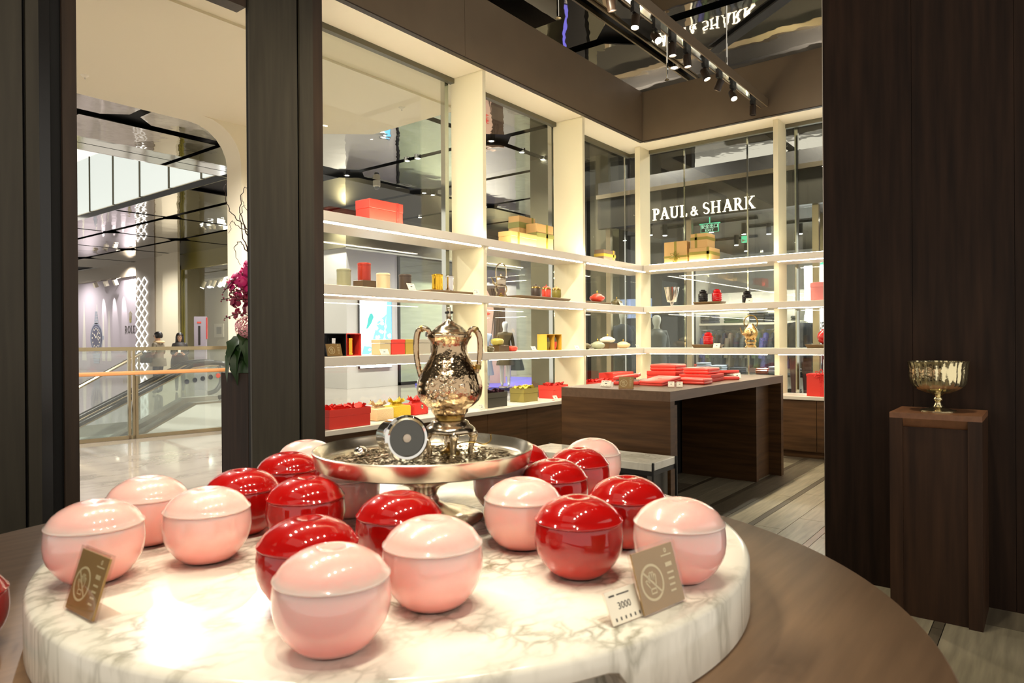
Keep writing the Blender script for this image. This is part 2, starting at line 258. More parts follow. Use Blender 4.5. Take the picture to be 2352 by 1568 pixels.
LET = {
 'P': (.62, lambda: join(q((.1, 0), (.24, 0), (.24, 1), (.1, 1)), serif(.0, .36, 0), serif(0, .2, .955), strip([(.2, .97), (.34, .97)], .06), strip(arc(.33, .73, .2, .24, 90, -90), [.06+.09*sin(pi*i/14) for i in range(15)]), strip([(.2, .49), (.34, .49)], .06))),
 'A': (.82, lambda: join(strip([(.12, .02), (.42, 1)], .06), strip([(.38, 1), (.7, .02)], .15), strip([(.22, .34), (.6, .34)], .05), serif(0, .26, 0), serif(.54, .86, 0))),
 'U': (.84, lambda: join(strip([(.17, 1), (.17, .3)] + arc(.41, .28, .24, .24, 180, 360)[1:] + [(.65, 1)], [.14]*2+[.13-.07*i/14 for i in range(14)]+[.06]), serif(0, .34, .955), serif(.52, .8, .955))),
 'L': (.62, lambda: join(q((.1, 0), (.24, 0), (.24, 1), (.1, 1)), serif(0, .34, 0), serif(0, .34, .955), strip([(.2, .03), (.56, .03)], .06), q((.5, .0), (.6, .0), (.62, .26), (.58, .26)))),
 '&': (.88, lambda: join(strip(arc(.36, .78, .15, .18, 0, 360), .08), strip(arc(.3, .27, .24, .24, 110, 360), .12), strip([(.24, .92), (.2, .74), (.76, .04)], [.06, .12, .12]), strip([(.54, .27), (.62, .5), (.74, .53)], .06))),
 'S': (.62, lambda: strip(arc(.3, .74, .2, .22, 20, 250, 10) + arc(.32, .25, .22, .22, 70, -160, 10), [.05+.12*math.exp(-((i-10.5)/4.5)**2) for i in range(22)])),
 'H': (.92, lambda: join(*[join(q((x, 0), (x+.13, 0), (x+.13, 1), (x, 1)), serif(x-.1, x+.23, 0), serif(x-.1, x+.23, .955)) for x in (.1, .62)], strip([(.2, .5), (.65, .5)], .055))),
 'R': (.8, lambda: join(LET['P'][1](), strip([(.36, .5), (.68, .03)], [.13, .15]), serif(.56, .82, 0))),
 'K': (.84, lambda: join(q((.1, 0), (.24, 0), (.24, 1), (.1, 1)), serif(0, .34, 0), serif(0, .34, .955), strip([(.22, .42), (.66, .97)], .06), strip([(.34, .56), (.72, .02)], .15), serif(.5, .8, .955), serif(.56, .86, 0))),
 'O': (.86, lambda: strip(arc(.42, .5, .35, .46, 0, 360, 28), [.06+.09*abs(cos(2*pi*i/28)) for i in range(29)])),
 'E': (.66, lambda: join(q((.1, 0), (.24, 0), (.24, 1), (.1, 1)), serif(0, .3, 0), serif(0, .3, .955), strip([(.2, .03), (.56, .03)], .06), strip([(.2, .97), (.54, .97)], .06), strip([(.2, .52), (.44, .52)], .06), q((.54, 0), (.58, 0), (.6, .22), (.56, .22)), q((.5, .8), (.54, .8), (.56, 1), (.5, 1)))),
 'X': (.84, lambda: join(strip([(.14, .98), (.68, .02)], .15), strip([(.12, .02), (.66, .98)], .06), serif(0, .28, 0), serif(.52, .84, 0), serif(0, .32, .955), serif(.5, .78, .955))),
}
def word(s, h, depth=.02, space=.1):             # list of (letter, prim) laid along +x, base at y=0
    out, x = [], 0
    for ch in s:
        if ch == ' ': x += .25*h; continue
        w, f = LET[ch]; g = .8 if ch == '&' else 1; p = thick(f(), depth/h/g); out.append((ch, [(x+a*h*g, b*h*g, c*h*g) for a, b, c in p[0]], p[1])); x += (w*g+space)*h
    return out, x

# ------------------------------------------------------------------ shop floor: stone strips along x, cut into tiles
ZT, YF, XF = 4.2, 4.47, 8.68
fl = struct('floor', box(-1.6, -1.2, -.12, 9.25, 5.0, -.018), 'tiled', 'shop floor of beige stone strips with narrow dark bands')
def tile(x0, x1, y0, y1, m, z=-.02): obj('tile', box(x0+.002, y0+.002, z, x1-.002, y1-.002, 0), m, fl, ang=0)
yb = [.43, .88, 1.335, 1.83, 2.31, 2.765, 3.22, 3.68, 4.14]
for i, y in enumerate(yb):
    for k in range(3): tile(1.6+k*2.4, 4.0+k*2.4, y, y+.05, 'tiler' if i == 2 else 'tiled')
for i in range(-1, len(yb)-1):
    y0, y1 = (yb[i]+.05, yb[i+1]) if i >= 0 else (-.3, yb[0])
    mid = (y0+y1)/2
    for r_, (a, b) in enumerate(((y0, mid), (mid, y1))):
        off = random.uniform(-.5, .3)
        for k in range(6):
            x0, x1 = max(1.6, 1.6+off+k*1.35), min(8.8, 1.6+off+(k+1)*1.35)
            if x1-x0 > .1: tile(x0, x1, a, b, 'tileg' if (i == 3 and r_ == 1) or random.random() < .12 else 'tile')

# mall floor around the escalator opening
mf = struct('floor', box(-6, 5.0, -.2, 9.25, 11.3, -.002), 'halls', 'polished grey stone floor of the mall hall')
for b in ((9.25, -4, -.2, 34, 11.3, -.002), (6.7, 11.3, -.2, 34, 46, -.002), (-6, 13.4, -.2, 6.7, 46, -.002)):
    obj('floor_section', box(*b), 'halls', mf, ang=0)
obj('void_lining', join(box(-6, 13.38, -3, 6.7, 13.4, -.2), box(6.68, 11.3, -3, 6.7, 13.4, -.2), box(-6, 11.3, -3, 6.7, 13.4, -2.98)), 'whitec', mf, ang=0)

# right partition, its boards, and the dark pillars of the shop front
wr = struct('wall_right', box(4.50, -1.4, 0, 4.62, 1.085, 5.05), 'wood', 'dark wood partition behind the pedestal')
for i in range(5):
    y1 = 1.09-i*.47; obj('panel', box(4.48, y1-.468, 0, 4.505, y1, 5.05), 'wood', wr, ang=0)
obj('edge_trim', box(4.478, 1.0905, 0, 4.50, 1.0945, 5.05), 'steel', wr, ang=0)
def pillar(label, segs, x0, x1, depth=.10):
    o = struct('pillar', box(x0, YF+.06, 0, x1, YF+depth, 5.05), 'groove', label)
    for a, b, y, m in segs: obj('panel', box(a, YF+y, 0, b, YF+y+.02, 5.05), m, o, ang=0)
    return o
pillar('dark stepped wood pillar left of the hall opening', [(.75, 1.338, 0, 'pillarwood'), (1.355, 1.418, 0, 'pillarwood'), (1.418, 1.482, .03, 'black'), (1.482, 1.537, .05, 'groove'), (1.537, 1.612, .01, 'pillarside')], .75, 1.60)
pillar('dark wood pillar between the hall opening and the shelves', [(2.712, 3.103, 0, 'pillarwood'), (3.128, 3.247, 0, 'pillarwood'), (3.247, 3.334, .0, 'pillarside')], 2.745, 3.33)
struct('beam', box(1.60, YF+.02, 3.82, 2.70, YF+.14, 5.05), 'pillarside', 'dark lintel over the hall opening')
struct('wall_left', box(-1.6, YF, 0, .75, YF+.3, 5.05), 'pillarwood', 'dark wood wall at the shop front')

# fascia, soffit
t1 = struct('trim_1', join(box(3.33, YF, ZT, 5.0, YF+.03, 4.88), box(5.004, YF, ZT, XF+.03, YF+.03, 4.88)), 'bronze', 'bronze brown fascia over the long shelf wall', ang=0)
obj('lip', box(3.33, YF-.005, ZT-.012, XF+.03, YF+.05, ZT-.001), 'pillarside', t1, ang=0)
t2 = struct('trim_2', box(XF, 1.2, ZT, XF+.03, YF, 4.88), 'bronze', 'bronze brown fascia over the end shelf wall', ang=0)
obj('lip', box(XF-.005, 1.2, ZT-.012, XF+.05, YF-.005, ZT-.001), 'pillarside', t2, ang=0)
sf = struct('ceiling_soffit', box(3.33, YF+.05, ZT, 9.3, 5.02, ZT+.05), 'soffit', 'lit cream soffit above the shelves', ang=0)
obj('soffit_return', box(XF+.05, 1.2, ZT, 9.3, YF+.05, ZT+.05), 'soffit', sf, ang=0)
for bx in (box(3.34, 4.93, ZT-.05, 9.2, 4.99, ZT), box(9.17, 1.2, ZT-.05, 9.23, 4.93, ZT)): obj('head_rail', bx, 'oliv', sf, ang=0)

# windows: glass behind the shelves
def window(n, label, panes, posts):
    w = struct('window_%d' % n, box(*panes[0]), 'pane', label, ang=0)
    for p in panes[1:]: obj('pane', box(*p), 'pane', w, ang=0)
    for p in posts: obj('mullion', box(*p), 'chrome', w, ang=0)
window(1, 'tall glass behind the long shelf wall', [(3.34, 4.985, .7, 5.33, 4.995, ZT-.02), (5.34, 4.985, .7, 7.33, 4.995, ZT-.02), (7.34, 4.985, .7, 9.2, 4.995, ZT-.02)],
       [(5.27, 5.0, 0, 5.325, 5.06, ZT), (5.40, 5.0, 0, 5.43, 5.03, ZT), (7.23, 5.0, 0, 7.285, 5.06, ZT), (7.36, 5.0, 0, 7.40, 5.05, ZT), (9.15, 5.0, 0, 9.17, 5.02, ZT)])
window(2, 'tall glass behind the end shelf wall', [(9.225, 2.62, .7, 9.235, 4.96, ZT-.02), (9.225, 1.2, .7, 9.235, 2.61, ZT-.02)],
       [(9.25, 2.56, 0, 9.30, 2.60, ZT), (9.25, 4.1, 0, 9.27, 4.12, ZT-.0), (9.25, 3.2, 0, 9.27, 3.22, ZT)])

# ------------------------------------------------------------------ mirrored ceiling of the mall
ce = struct('ceiling', box(-6, -4, 5.52, 8.75, 15.1, 5.6), 'gap', 'mirror panel ceiling with dark joints')
obj('void', box(8.75, -4, 5.52, 40, 46, 5.6), 'gap', ce, ang=0)
obj('void', box(-6, 15.1, 9, 9.0, 46, 9.1), 'gap', ce, ang=0)
gx = [5.43+2.516*k for k in range(-3, 12)]; gy = [-.14, 4.27, 8.69, 13.10, 17.52, 21.96, 26.4, 30.8, 35.3, 39.7]
for i in range(len(gx)-1):
    for j in range(len(gy)-1):
        x0, x1, y0, y1 = gx[i]+.09, gx[i+1]-.09, gy[j]+.09, gy[j+1]-.09
        if y1 > 15.05 and x0 < 8.75: continue
        if j == 2 and x0 < 8.6: y1 = 12.9
        if j == 3 and x0 < 8.6: continue
        if (j == 1 or j == 2) and x1 < 7.4 and y0 > 4.2 and y1 < 10: continue
        c = .34
        poly = [(x0+c, y0), (x1-c, y0), (x1, y0+c), (x1, y1-c), (x1-c, y1), (x0+c, y1), (x0, y1-c), (x0, y0+c)]
        obj('panel', prism(poly, 5.40, 5.415), 'mirror', ce, ang=0)
for j in range(4, len(gy)-1): obj('panel', box(8.78, gy[j]+.09, 5.40, 10.37, gy[j+1]-.09, 5.415), 'mirror', ce, ang=0)
for x0, x1 in ((1, 4.65), (4.78, 7.25), (7.38, 8.65)): obj('panel', box(x0, 13.2, 5.40, x1, 15.04, 5.415), 'mirror', ce, ang=0)
obj('edge_band', box(-2, 15.06, 5.27, 8.66, 15.1, 5.52), 'chrome', ce, ang=0)
obj('edge_band', box(8.66, 15.1, 5.29, 8.69, 28, 5.44), 'chrome', ce, ang=0)
obj('slot_diffuser', join(*[xf(cbox(1.6, .03, .02, 0, -.06+.03*k, 0), (8.66, 2.98, 5.35), (0, 0, .93)) for k in range(5)]), 'blackm', ce, ang=0)
obj('slot_channel', join(box(5.6, 4.19, 5.37, 9.95, 4.215, 5.42), box(5.6, 4.325, 5.37, 9.95, 4.35, 5.42)), 'steelw', ce, ang=0)
# downlight discs in the dark joints
for (x, y) in [(9.65, 8.0), (9.65, 12.1), (12.0, 12.1), (12.3, 12.1), (14.3, 12.1), (17, 12.1), (9.65, 10.2), (9.65, 9.9), (10.6, 8.03), (8.9, 8.03), (11.3, 8.03), (8.2, 12.1), (9.65, 2.6), (9.65, 3.0), (11.1, 3.95), (8.6, 3.95), (11.97, 14), (14.3, 14.6), (12.9, 8.03), (13.2, 8.03)]:
    t = thing('recessed_downlight', 'small round recessed light in a dark ceiling joint', 'ceiling light', (x*1.082, y*1.082, 5.36), 0, 'recessed lights in the mall ceiling joints')
    obj('ring', lathe([(.05, 0), (.075, 0), (.075, .16), (.05, .16)], 20, cap=False), 'chrome', t); obj('lens', cyl(.05, .006, .02, 16), 'lit', t)
for x, y, lb in ((6.23, 4.21, 'brass tipped sprinkler on a drop pipe over the long shelf wall'), (8.63, 4.07, 'sprinkler on a drop pipe near the shelf corner'), (8.77, 3.3, 'sprinkler on a drop pipe near the end fascia')):
    t = thing('sprinkler', lb, 'sprinkler', (x, y, 4.93), 0, 'ceiling sprinklers')
    obj('pipe', cyl(.012, .03, .48, 8), 'chrome', t); obj('deflector', lathe([(.012, .03), (.03, .012), (.035, .008), (.01, 0)], 14), 'steelw', t)

t = thing('dome_camera', 'white dome security camera under a dark ceiling joint behind the first glass pane', 'camera', (11.36, 13.1, 5.35))
obj('housing', lathe([(0, -.10), (.07, -.10), (.09, -.08), (.09, .05), (0, .05)], 24, cap=False), 'card', t); obj('dome', lathe([(0, -.17), (.04, -.16), (.062, -.13), (.066, -.1), (0, -.1)], 20, cap=False), 'crystal', t, ang=60)
# cream bulkhead, arch and column of the hall
cr = struct('ceiling_bulkhead', prism([(-3, 6.86), (7.5, 6.86), (7.5, 8.73), (6.95, 9.36), (6.4, 10.38), (-3, 10.38)], 4.83, 5.2), 'cream', 'smooth cream bulkhead of the hall', ang=0)
obj('bulkhead_step', box(-3, 5.06, 4.86, 7.45, 6.86, 5.2), 'cream', cr, ang=0)
ap = [(-2, 4.83), (-2, 4.4), (3.3, 4.62)] + [(3.3+.5*sin(R(a)), 4.62+.21*(1-cos(R(a)))) for a in (30, 60, 90)] + [(5.15, 4.83)]
colpts = [(5.89, 0), (5.89, 4.1)] + [(5.89-.62*(1-cos(R(a))), 4.21+.62*sin(R(a))) for a in range(0, 91, 15)] + [(5.2, 5.1), (6.9, 5.1), (6.9, 0)]
V, F = prism(colpts, -.42, 0)
struct('pillar', ([(x, 10.38-z-.42, y) for x, y, z in V], [tuple(reversed(f)) for f in F]), 'cream', 'cream column curving into the bulkhead', ang=50)
for (x, y, lb) in ((3.55, 9.6, 'small sprinkler flush in the cream bulkhead of the hall'), (6.9, 7.4, 'small sprinkler in the cream bulkhead seen through the glass')):
    t = thing('sprinkler', lb, 'sprinkler', (x, y, 4.80), 0); obj('rose', lathe([(.012, 0), (.045, .022), (.05, .03)], 14), 'card', t); obj('bulb', cyl(.008, -.02, .01, 8), 'chrome', t)
ll = struct('trim_3', box(8.66, 15.12, 5.44, 8.9, 26, 7.13), 'steelw', 'backlit glass balustrade of the upper floor')
ys = [15.2, 16.35, 18.0, 19.66, 21.35, 23.0, 24.7, 26]
for a, b in zip(ys, ys[1:]): obj('pane', box(8.62, a+.03, 5.46, 8.66, b-.03, 7.11), 'frost', ll, ang=0); obj('mullion', box(8.59, a-.018, 5.44, 8.65, a+.018, 7.11), 'oliv', ll, ang=0)

# ------------------------------------------------------------------ display shelving
SH = {1: 2.475, 2: 1.90, 3: 1.328, 4: .748}
def shelving(label, shelves, fins, strips, up, cab):
    u = thing('display_shelving', label, 'shelving')
    for n, b in shelves.items():
        s_ = obj('shelf', rbx(b), 'shelf', u)
        for t in strips[n]: obj('light_strip', box(*t), 'led', s_, ang=0)
        if n == 1:
            for t in up: obj('uplight_strip', box(*t), 'ledup', s_, ang=0)
    for b in fins: obj('fin', box(*b), 'fin', u, ang=0)
    return u
def rbx(b): return rbox(b[3]-b[0], b[4]-b[1], b[5]-b[2], .004, 1, (b[0]+b[3])/2, (b[1]+b[4])/2, b[2])
TH = .078
bays = ((3.34, 5.28), (5.42, 7.18), (7.31, 8.84))
shelving('white lacquer shelving along the long glass wall with light strips',
         {n: (3.335, YF, SH[n]-TH, 9.2, 4.975, SH[n]) for n in (1, 2, 3)},
         [(5.345, 4.545, z0, 5.395, 4.98, z1) for z0, z1 in ((SH[4], SH[3]-TH), (SH[3], SH[2]-TH), (SH[2], SH[1]-TH), (SH[1], ZT))] +
         [(7.24, 4.545, z0, 7.29, 4.98, z1) for z0, z1 in ((SH[4], SH[3]-TH), (SH[3], SH[2]-TH), (SH[2], SH[1]-TH), (SH[1], ZT))],
         {n: [(a, YF+.05, SH[n]-TH-.006, b, YF+.072, SH[n]-TH-.0005) for a, b in bays] for n in (1, 2, 3)},
         [(3.4, 4.52, 2.476, 8.8, 4.545, 2.482)], None)
shelving('white lacquer shelving along the end glass wall with light strips',
         {n: (XF, 1.25, SH[n]-TH, 9.2, YF-.002, SH[n]) for n in (1, 2, 3)},
         [(8.89, 4.62, z0, 9.2, 4.70, z1) for z0, z1 in ((SH[4], SH[3]-TH), (SH[3], SH[2]-TH), (SH[2], SH[1]-TH), (SH[1], ZT))] +
         [(8.87, 2.69, z0, 9.2, 2.75, z1) for z0, z1 in ((SH[4], SH[3]-TH), (SH[3], SH[2]-TH), (SH[2], SH[1]-TH), (SH[1], ZT))],
         {n: [(XF+.05, 2.80, SH[n]-TH-.006, XF+.072, 4.40, SH[n]-TH-.0005), (XF+.05, 1.3, SH[n]-TH-.006, XF+.072, 2.66, SH[n]-TH-.0005)] for n in (1, 2, 3)},
         [(XF+.05, 1.4, 2.476, XF+.065, 4.4, 2.482)], None)
def cabinet(label, top, body, kick, doors):
    c = thing('base_cabinet', label, 'cabinet')
    obj('top', rbx(top), 'shelf', c); obj('carcass', box(*body), 'groove', c, ang=0); obj('kick_board', box(*kick), 'woodh', c, ang=0)
    for d in doors: obj('door', box(*d), 'woodh', c, ang=0)
cabinet('dark wood base cabinet with white top along the long glass wall', (3.335, YF, .705, 9.2, 4.975, .748), (3.34, YF+.05, .08, 9.2, 4.96, .704), (3.34, YF+.08, 0, 8.7, 4.9, .08),
        [(3.345+i*.665, YF+.03, .085, 3.345+(i+1)*.665-.006, YF+.05, .702) for i in range(8)])
cabinet('dark wood base cabinet with white top along the end glass wall', (XF, 1.25, .705, 9.2, YF-.002, .748), (XF+.05, 1.25, .08, 9.19, YF-.01, .704), (XF+.08, 1.25, 0, 9.1, YF+.06, .08),
        [(XF+.03, 4.45-(i+1)*.56+.006, .085, XF+.05, 4.45-i*.56, .702) for i in range(5)])

# ------------------------------------------------------------------ round table, marble disc
t = thing('round_table', 'large round taupe wood table carrying the marble disc', 'table', (1.23, 1.56, 0))
obj('table_top', lathe([(1.457, .715), (1.465, .722), (1.465, .765), (1.460, .77)], 160), 'tablewood', t)
obj('base', cyl(.95, 0, .715, 64), 'wood', t)
t = thing('marble_disc', 'thick round white marble disc with a hand notch, on the wooden table', 'tray', (1.425, 1.493, .7705))
n = 240; RM = .944; V, F = [], []
def zbot(a):                                     # hand notch cut up from the lower edge, with rounded ends
    a = a % 360
    for a0, a1 in ((208, 251), (28, 71)):
        if a0 < a < a1:
            e = min(a-a0, a1-a); return .085*math.sqrt(max(0, 1-(max(0, 3.2-e)/3.2)**2))
    return 0
for i in range(n):
    a = 360*i/n; c_, s_ = cos(R(a)), sin(R(a)); zb = zbot(a)
    for r_, z in ((.02, .13), (RM-.02, .13), (RM-.006, .126), (RM, .118), (RM, zb+.004), (RM-.004, zb), (RM-.1, zb), (RM-.1, 0), (.02, 0)): V.append((r_*c_, r_*s_, z))
for i in range(n):
    for j in range(8):
        a, b = i*9+j, ((i+1) % n)*9+j; F.append((a, a+1, b+1, b))
F += [tuple(i*9 for i in range(n)), tuple((n-1-i)*9+8 for i in range(n))]
obj('slab', (V, F), 'marble', t, ang=40)

# ------------------------------------------------------------------ lidded glass bowls
RB = .1045
body_p = [(.0, .02), (.50, .0), (.60, .03), (.72, .14), (.84, .30), (.93, .46), (.98, .62), (1.0, .80), (.995, .95), (.982, 1.08), (.968, 1.16), (.96, 1.172), (.0, 1.172)]
lid_p = [(.0, 1.174), (.966, 1.174), (.985, 1.186), (.993, 1.205), (.985, 1.225), (.955, 1.237), (.905, 1.33), (.82, 1.44), (.70, 1.535), (.56, 1.61), (.42, 1.665), (.30, 1.69), (.2, 1.685), (.1, 1.655), (0, 1.645)]
sc = lambda p: [(r_*RB, z*RB) for r_, z in p]
def make_bowl(kind):
    o = thing('glass_bowl', '', 'bowl'); m = 'pink' if kind == 'pink' else 'redglass'
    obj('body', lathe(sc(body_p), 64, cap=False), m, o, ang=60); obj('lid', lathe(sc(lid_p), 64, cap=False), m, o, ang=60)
    obj('foot', lathe([(.0, -.0005), (.052, -.0005), (.055, .003), (.054, .0045), (.0, .0045)], 40, cap=False), 'clear', o, loc=(0, 0, -.0035)); return o
proto = {k: make_bowl(k) for k in ('pink', 'red')}; first = {'pink': 1, 'red': 1}
def bowl(kind, x, y, label, z=.9045, g=None, s=1):
    g = g or kind+' lidded glass bowls on the marble disc'
    if first[kind]:
        first[kind] = 0; o = proto[kind]; o.location = (x, y, z); o['label'] = label; o['group'] = g
    else: copy_thing(proto[kind], (x, y, z), random.random()*6, label, g).scale = (s, s, s)
bowl('pink', .773, 1.019, 'pink lidded glass bowl nearest the viewer, at the disc front')
bowl('pink', 1.025, 1.016, 'pink lidded bowl just right of and behind the frontmost bowl')
bowl('pink', 1.481, .676, 'pink lidded bowl behind the right gold notice sign')
bowl('pink', .663, 1.756, 'pink lidded bowl at the far left, behind the left notice sign')
bowl('pink', .871, 1.957, 'pink lidded bowl at the left back, half hidden by two pink bowls')
bowl('pink', .895, 1.683, 'pink lidded bowl second from left in the front arc, beside a red bowl')
bowl('pink', 1.55, 2.19, 'pink lidded bowl at the back edge, left of the silver dish rim')
bowl('pink', 1.39, 1.745, 'pink lidded bowl tucked under the left side of the silver dish', s=.93)
bowl('pink', 1.745, 1.408, 'pink lidded bowl tucked under the right side of the silver dish', s=.93)
bowl('pink', 1.462, 1.112, 'mauve tinged pink bowl right of the silver dish foot')
bowl('pink', 2.20, 1.345, 'pink lidded bowl farthest right at the back, before the marble bench')
bowl('red', 1.367, .876, 'red lidded glass bowl at the right front, left of the sign')
bowl('red', 1.64, .897, 'red lidded bowl behind the rightmost pink bowl')
bowl('red', 1.745, 1.206, 'red lidded bowl behind the mauve tinged pink bowl')
bowl('red', 1.985, 1.27, 'red lidded bowl at the right back, before the far pink bowl')
bowl('red', 1.955, 1.50, 'red lidded bowl peeking out behind the right rim of the silver dish')
bowl('red', 1.343, 1.998, 'red lidded bowl at the left back, beside the silver dish rim')
bowl('red', 1.086, 1.842, 'red lidded bowl behind the second pink bowl from left')
bowl('red', 1.125, 1.595, 'red lidded bowl in the middle left, below the dish')
bowl('red', 1.149, 1.252, 'red lidded bowl below the front of the silver dish')
bowl('red', .87, 1.226, 'red lidded bowl behind the frontmost pink bowl')
bowl('red', .43, 1.905, 'red lidded bowl alone on the wooden table by the left frame edge', .7745, 'red bowls on the wooden table')

# ------------------------------------------------------------------ silver footed dish with kettle, crystal jar and tea
DX, DY, DZ = 1.52, 1.54, .901
t = thing('footed_dish', 'wide silver footed dish filled with tea leaves', 'dish', (DX, DY, DZ))
obj('bowl', lathe([(0, .174), (.29, .174), (.312, .180), (.322, .190), (.329, .214), (.333, .221), (.338, .219), (.338, .214), (.334, .205), (.328, .174), (.318, .168), (.10, .167), (0, .167)], 96, cap=False), 'dish', t, ang=50)
obj('stem', lathe([(0, .167), (.095, .166), (.102, .145), (.098, .125), (.08, .11), (.055, .10), (.041, .085), (.038, .07), (.048, .05), (.075, .033), (.115, .02), (.0, .02)], 48, cap=False), 'dish', t, ang=60)
obj('foot', lathe([(0, .02), (.115, .02), (.15, .012), (.172, .008), (.182, .004), (.182, 0), (0, 0)], 64, cap=False), 'silver', t, ang=50)
V, F = [], []
def leafy(V, F, x, y, z, s):
    a = random.random()*6.3; b = random.uniform(-.6, .6); l = s*random.uniform(.7, 1.6); w = s*.3; h = s*.25; n = len(V); u = (cos(a), sin(a)); p = (-sin(a), cos(a))
    for du, dp, dz in ((-l, 0, -l*b*.4), (0, w, h), (l, 0, l*b*.4), (0, -w, h*.4), (0, 0, -h)): V.append((x+u[0]*du+p[0]*dp, y+u[1]*du+p[1]*dp, z+dz+abs(l*b*.4)))
    F += [(n, n+3, n+1), (n+1, n+3, n+2), (n, n+1, n+4), (n+1, n+2, n+4), (n+2, n+3, n+4), (n+3, n, n+4)]
for k in range(1700):
    r_ = .285*math.sqrt(random.random()); a = random.random()*6.283; leafy(V, F, r_*cos(a), r_*sin(a), .005+.012*random.random()*(1-r_/.32), .008)
tag(obj('tea_leaves', (V, F), 'tea', None, (DX, DY, DZ+.176), ang=0), 'loose dried tea leaves spread in the silver dish', 'tea', None, 'stuff')
KX, KY, KZ = 1.624, 1.528, 1.076
t = thing('coffee_urn', 'tall antique silver urn with two handles and lid on a legged stand', 'urn', (KX, KY, KZ))
kb = [(0, 1.212), (.05, 1.212), (.0575, 1.221), (.06, 1.232), (.074, 1.24), (.092, 1.256), (.1015, 1.275), (.105, 1.297), (.103, 1.318), (.094, 1.343), (.081, 1.366), (.068, 1.388), (.059, 1.408), (.056, 1.422), (.057, 1.436), (.063, 1.45), (.069, 1.458), (.071, 1.462), (.0715, 1.468), (.066, 1.472), (0, 1.472)]
rel = lambda p: [(r_, z-KZ) for r_, z in p]
obj('body', lathe(rel(kb), 64, cap=False, flute=.012, nf=14), 'warmsilver', t, ang=60)
obj('lid', lathe(rel([(0, 1.472), (.062, 1.472), (.064, 1.476), (.055, 1.482), (.048, 1.487), (.044, 1.493), (.03, 1.5), (.018, 1.508), (.009, 1.516), (.006, 1.523), (.011, 1.527), (.0, 1.528)]), 48, cap=False), 'silver', t, ang=60)
fn = obj('finial', lathe(rel([(0, 1.526), (.006, 1.527), (.007, 1.533), (.006, 1.537), (.008, 1.541), (.005, 1.546), (.0065, 1.551), (.005, 1.556), (0, 1.559)]), 16, cap=False), 'silver', t, ang=60)
obj('cross_knob', join(*[xf(lathe([(0, -.014), (.004, -.0135), (.005, -.008), (.003, 0), (.005, .008), (.004, .0135), (0, .014)], 8, cap=False), (0, 0, 1.5405-KZ), (0, pi/2, a)) for a in (.3, .3+pi/2)]), 'blackm', fn, ang=60)
obj('collar', lathe(rel([(0, 1.196), (.049, 1.196), (.0475, 1.205), (.05, 1.212), (0, 1.2125)]), 40, cap=False), 'brass', t, ang=60)
ur = (.6165, -.787)                               # handles lie across the line of sight
def hp(p): return [(ur[0]*a, ur[1]*a, z-KZ) for a, z in p]
for pts in ([(-.062, 1.468), (-.066, 1.482), (-.0785, 1.489), (-.0944, 1.486), (-.1035, 1.469), (-.107, 1.43), (-.1043, 1.39), (-.0955, 1.345), (-.087, 1.312), (-.088, 1.28)],
            [(.062, 1.468), (.066, 1.481), (.0785, 1.487), (.0900, 1.478), (.0984, 1.455), (.0995, 1.42), (.096, 1.385), (.089, 1.352), (.083, 1.335)]):
    pts = smooth_path(hp(pts), 5); nn = len(pts)
    h = obj('handle', tube(pts, [.0065+.0035*sin(pi*min(1, i/nn*1.1))for i in range(nn)], 12), 'warmsilver', t, ang=60)
    obj('ferrule', join(tube(pts[12:15], .0112, 12), tube(pts[-9:-6], .0105, 12)), 'brass', h, ang=40)
Vr, Fr = [], []
for k in range(46):                               # raised flower chasing on the belly facing the viewer
    a = R(218)+random.gauss(0, .45); z = 1.30+random.gauss(0, .028)
    rr = .1065 - .9*max(0, abs(z-1.297)-.02)**1.2; p_ = xf(lathe([(0, .004), (.004, .003), (.007, 0), (.007, -.004)], 6), (rr*cos(a), rr*sin(a), z-KZ), (0, pi/2, a)); Vr, Fr = join((Vr, Fr), p_)
tag(obj('chased_flowers', (Vr, Fr), 'silver', t, ang=60), kind='stuff')
st = obj('stand', lathe(rel([(0, 1.150), (.06, 1.150), (.074, 1.154), (.083, 1.16), (.081, 1.168), (.072, 1.176), (.063, 1.182), (.06, 1.190), (.05, 1.196), (0, 1.196)]), 56, cap=False), 'silver', t, ang=50)
for a in (R(232), R(322), R(142), R(52)):
    c_, s_ = cos(a), sin(a); lp = smooth_path([(.068*c_, .068*s_, 1.156-KZ), (.078*c_, .078*s_, 1.145-KZ), (.07*c_, .07*s_, 1.115-KZ), (.066*c_, .066*s_, 1.09-KZ), (.076*c_, .076*s_, 1.072-KZ)], 4)
    o = obj('leg', join(tube(lp, [.015, .0145, .014, .0135, .013, .012, .0115, .011, .0105, .010, .0095, .009, .009, .009, .0095, .010, .011], 10), xf(lathe([(0, .012), (.014, .008), (.017, 0), (.012, -.01), (0, -.014)], 12, cap=False), (.074*c_, .074*s_, 1.147-KZ))), 'silver', t, ang=60)
    obj('foot', lathe([(.011, .0), (.013, .004), (.006, .009), (0, .01)], 12), 'silver', o, (.077*c_, .077*s_, .0))
b_ = obj('burner', lathe([(0, .003), (.03, .003), (.034, .012), (.032, .02), (.02, .026), (.012, .032), (.009, .042), (.012, .046), (.0, .047)], 28, cap=False), 'brass', t, ang=50)
obj('snuffer_arm', tube(smooth_path([(0, -.01, .04), (.045, -.05, .047), (.075, -.08, .038), (.09, -.095, .05), (.085, -.1, .07)], 4), .0025, 6), 'brass', b_)
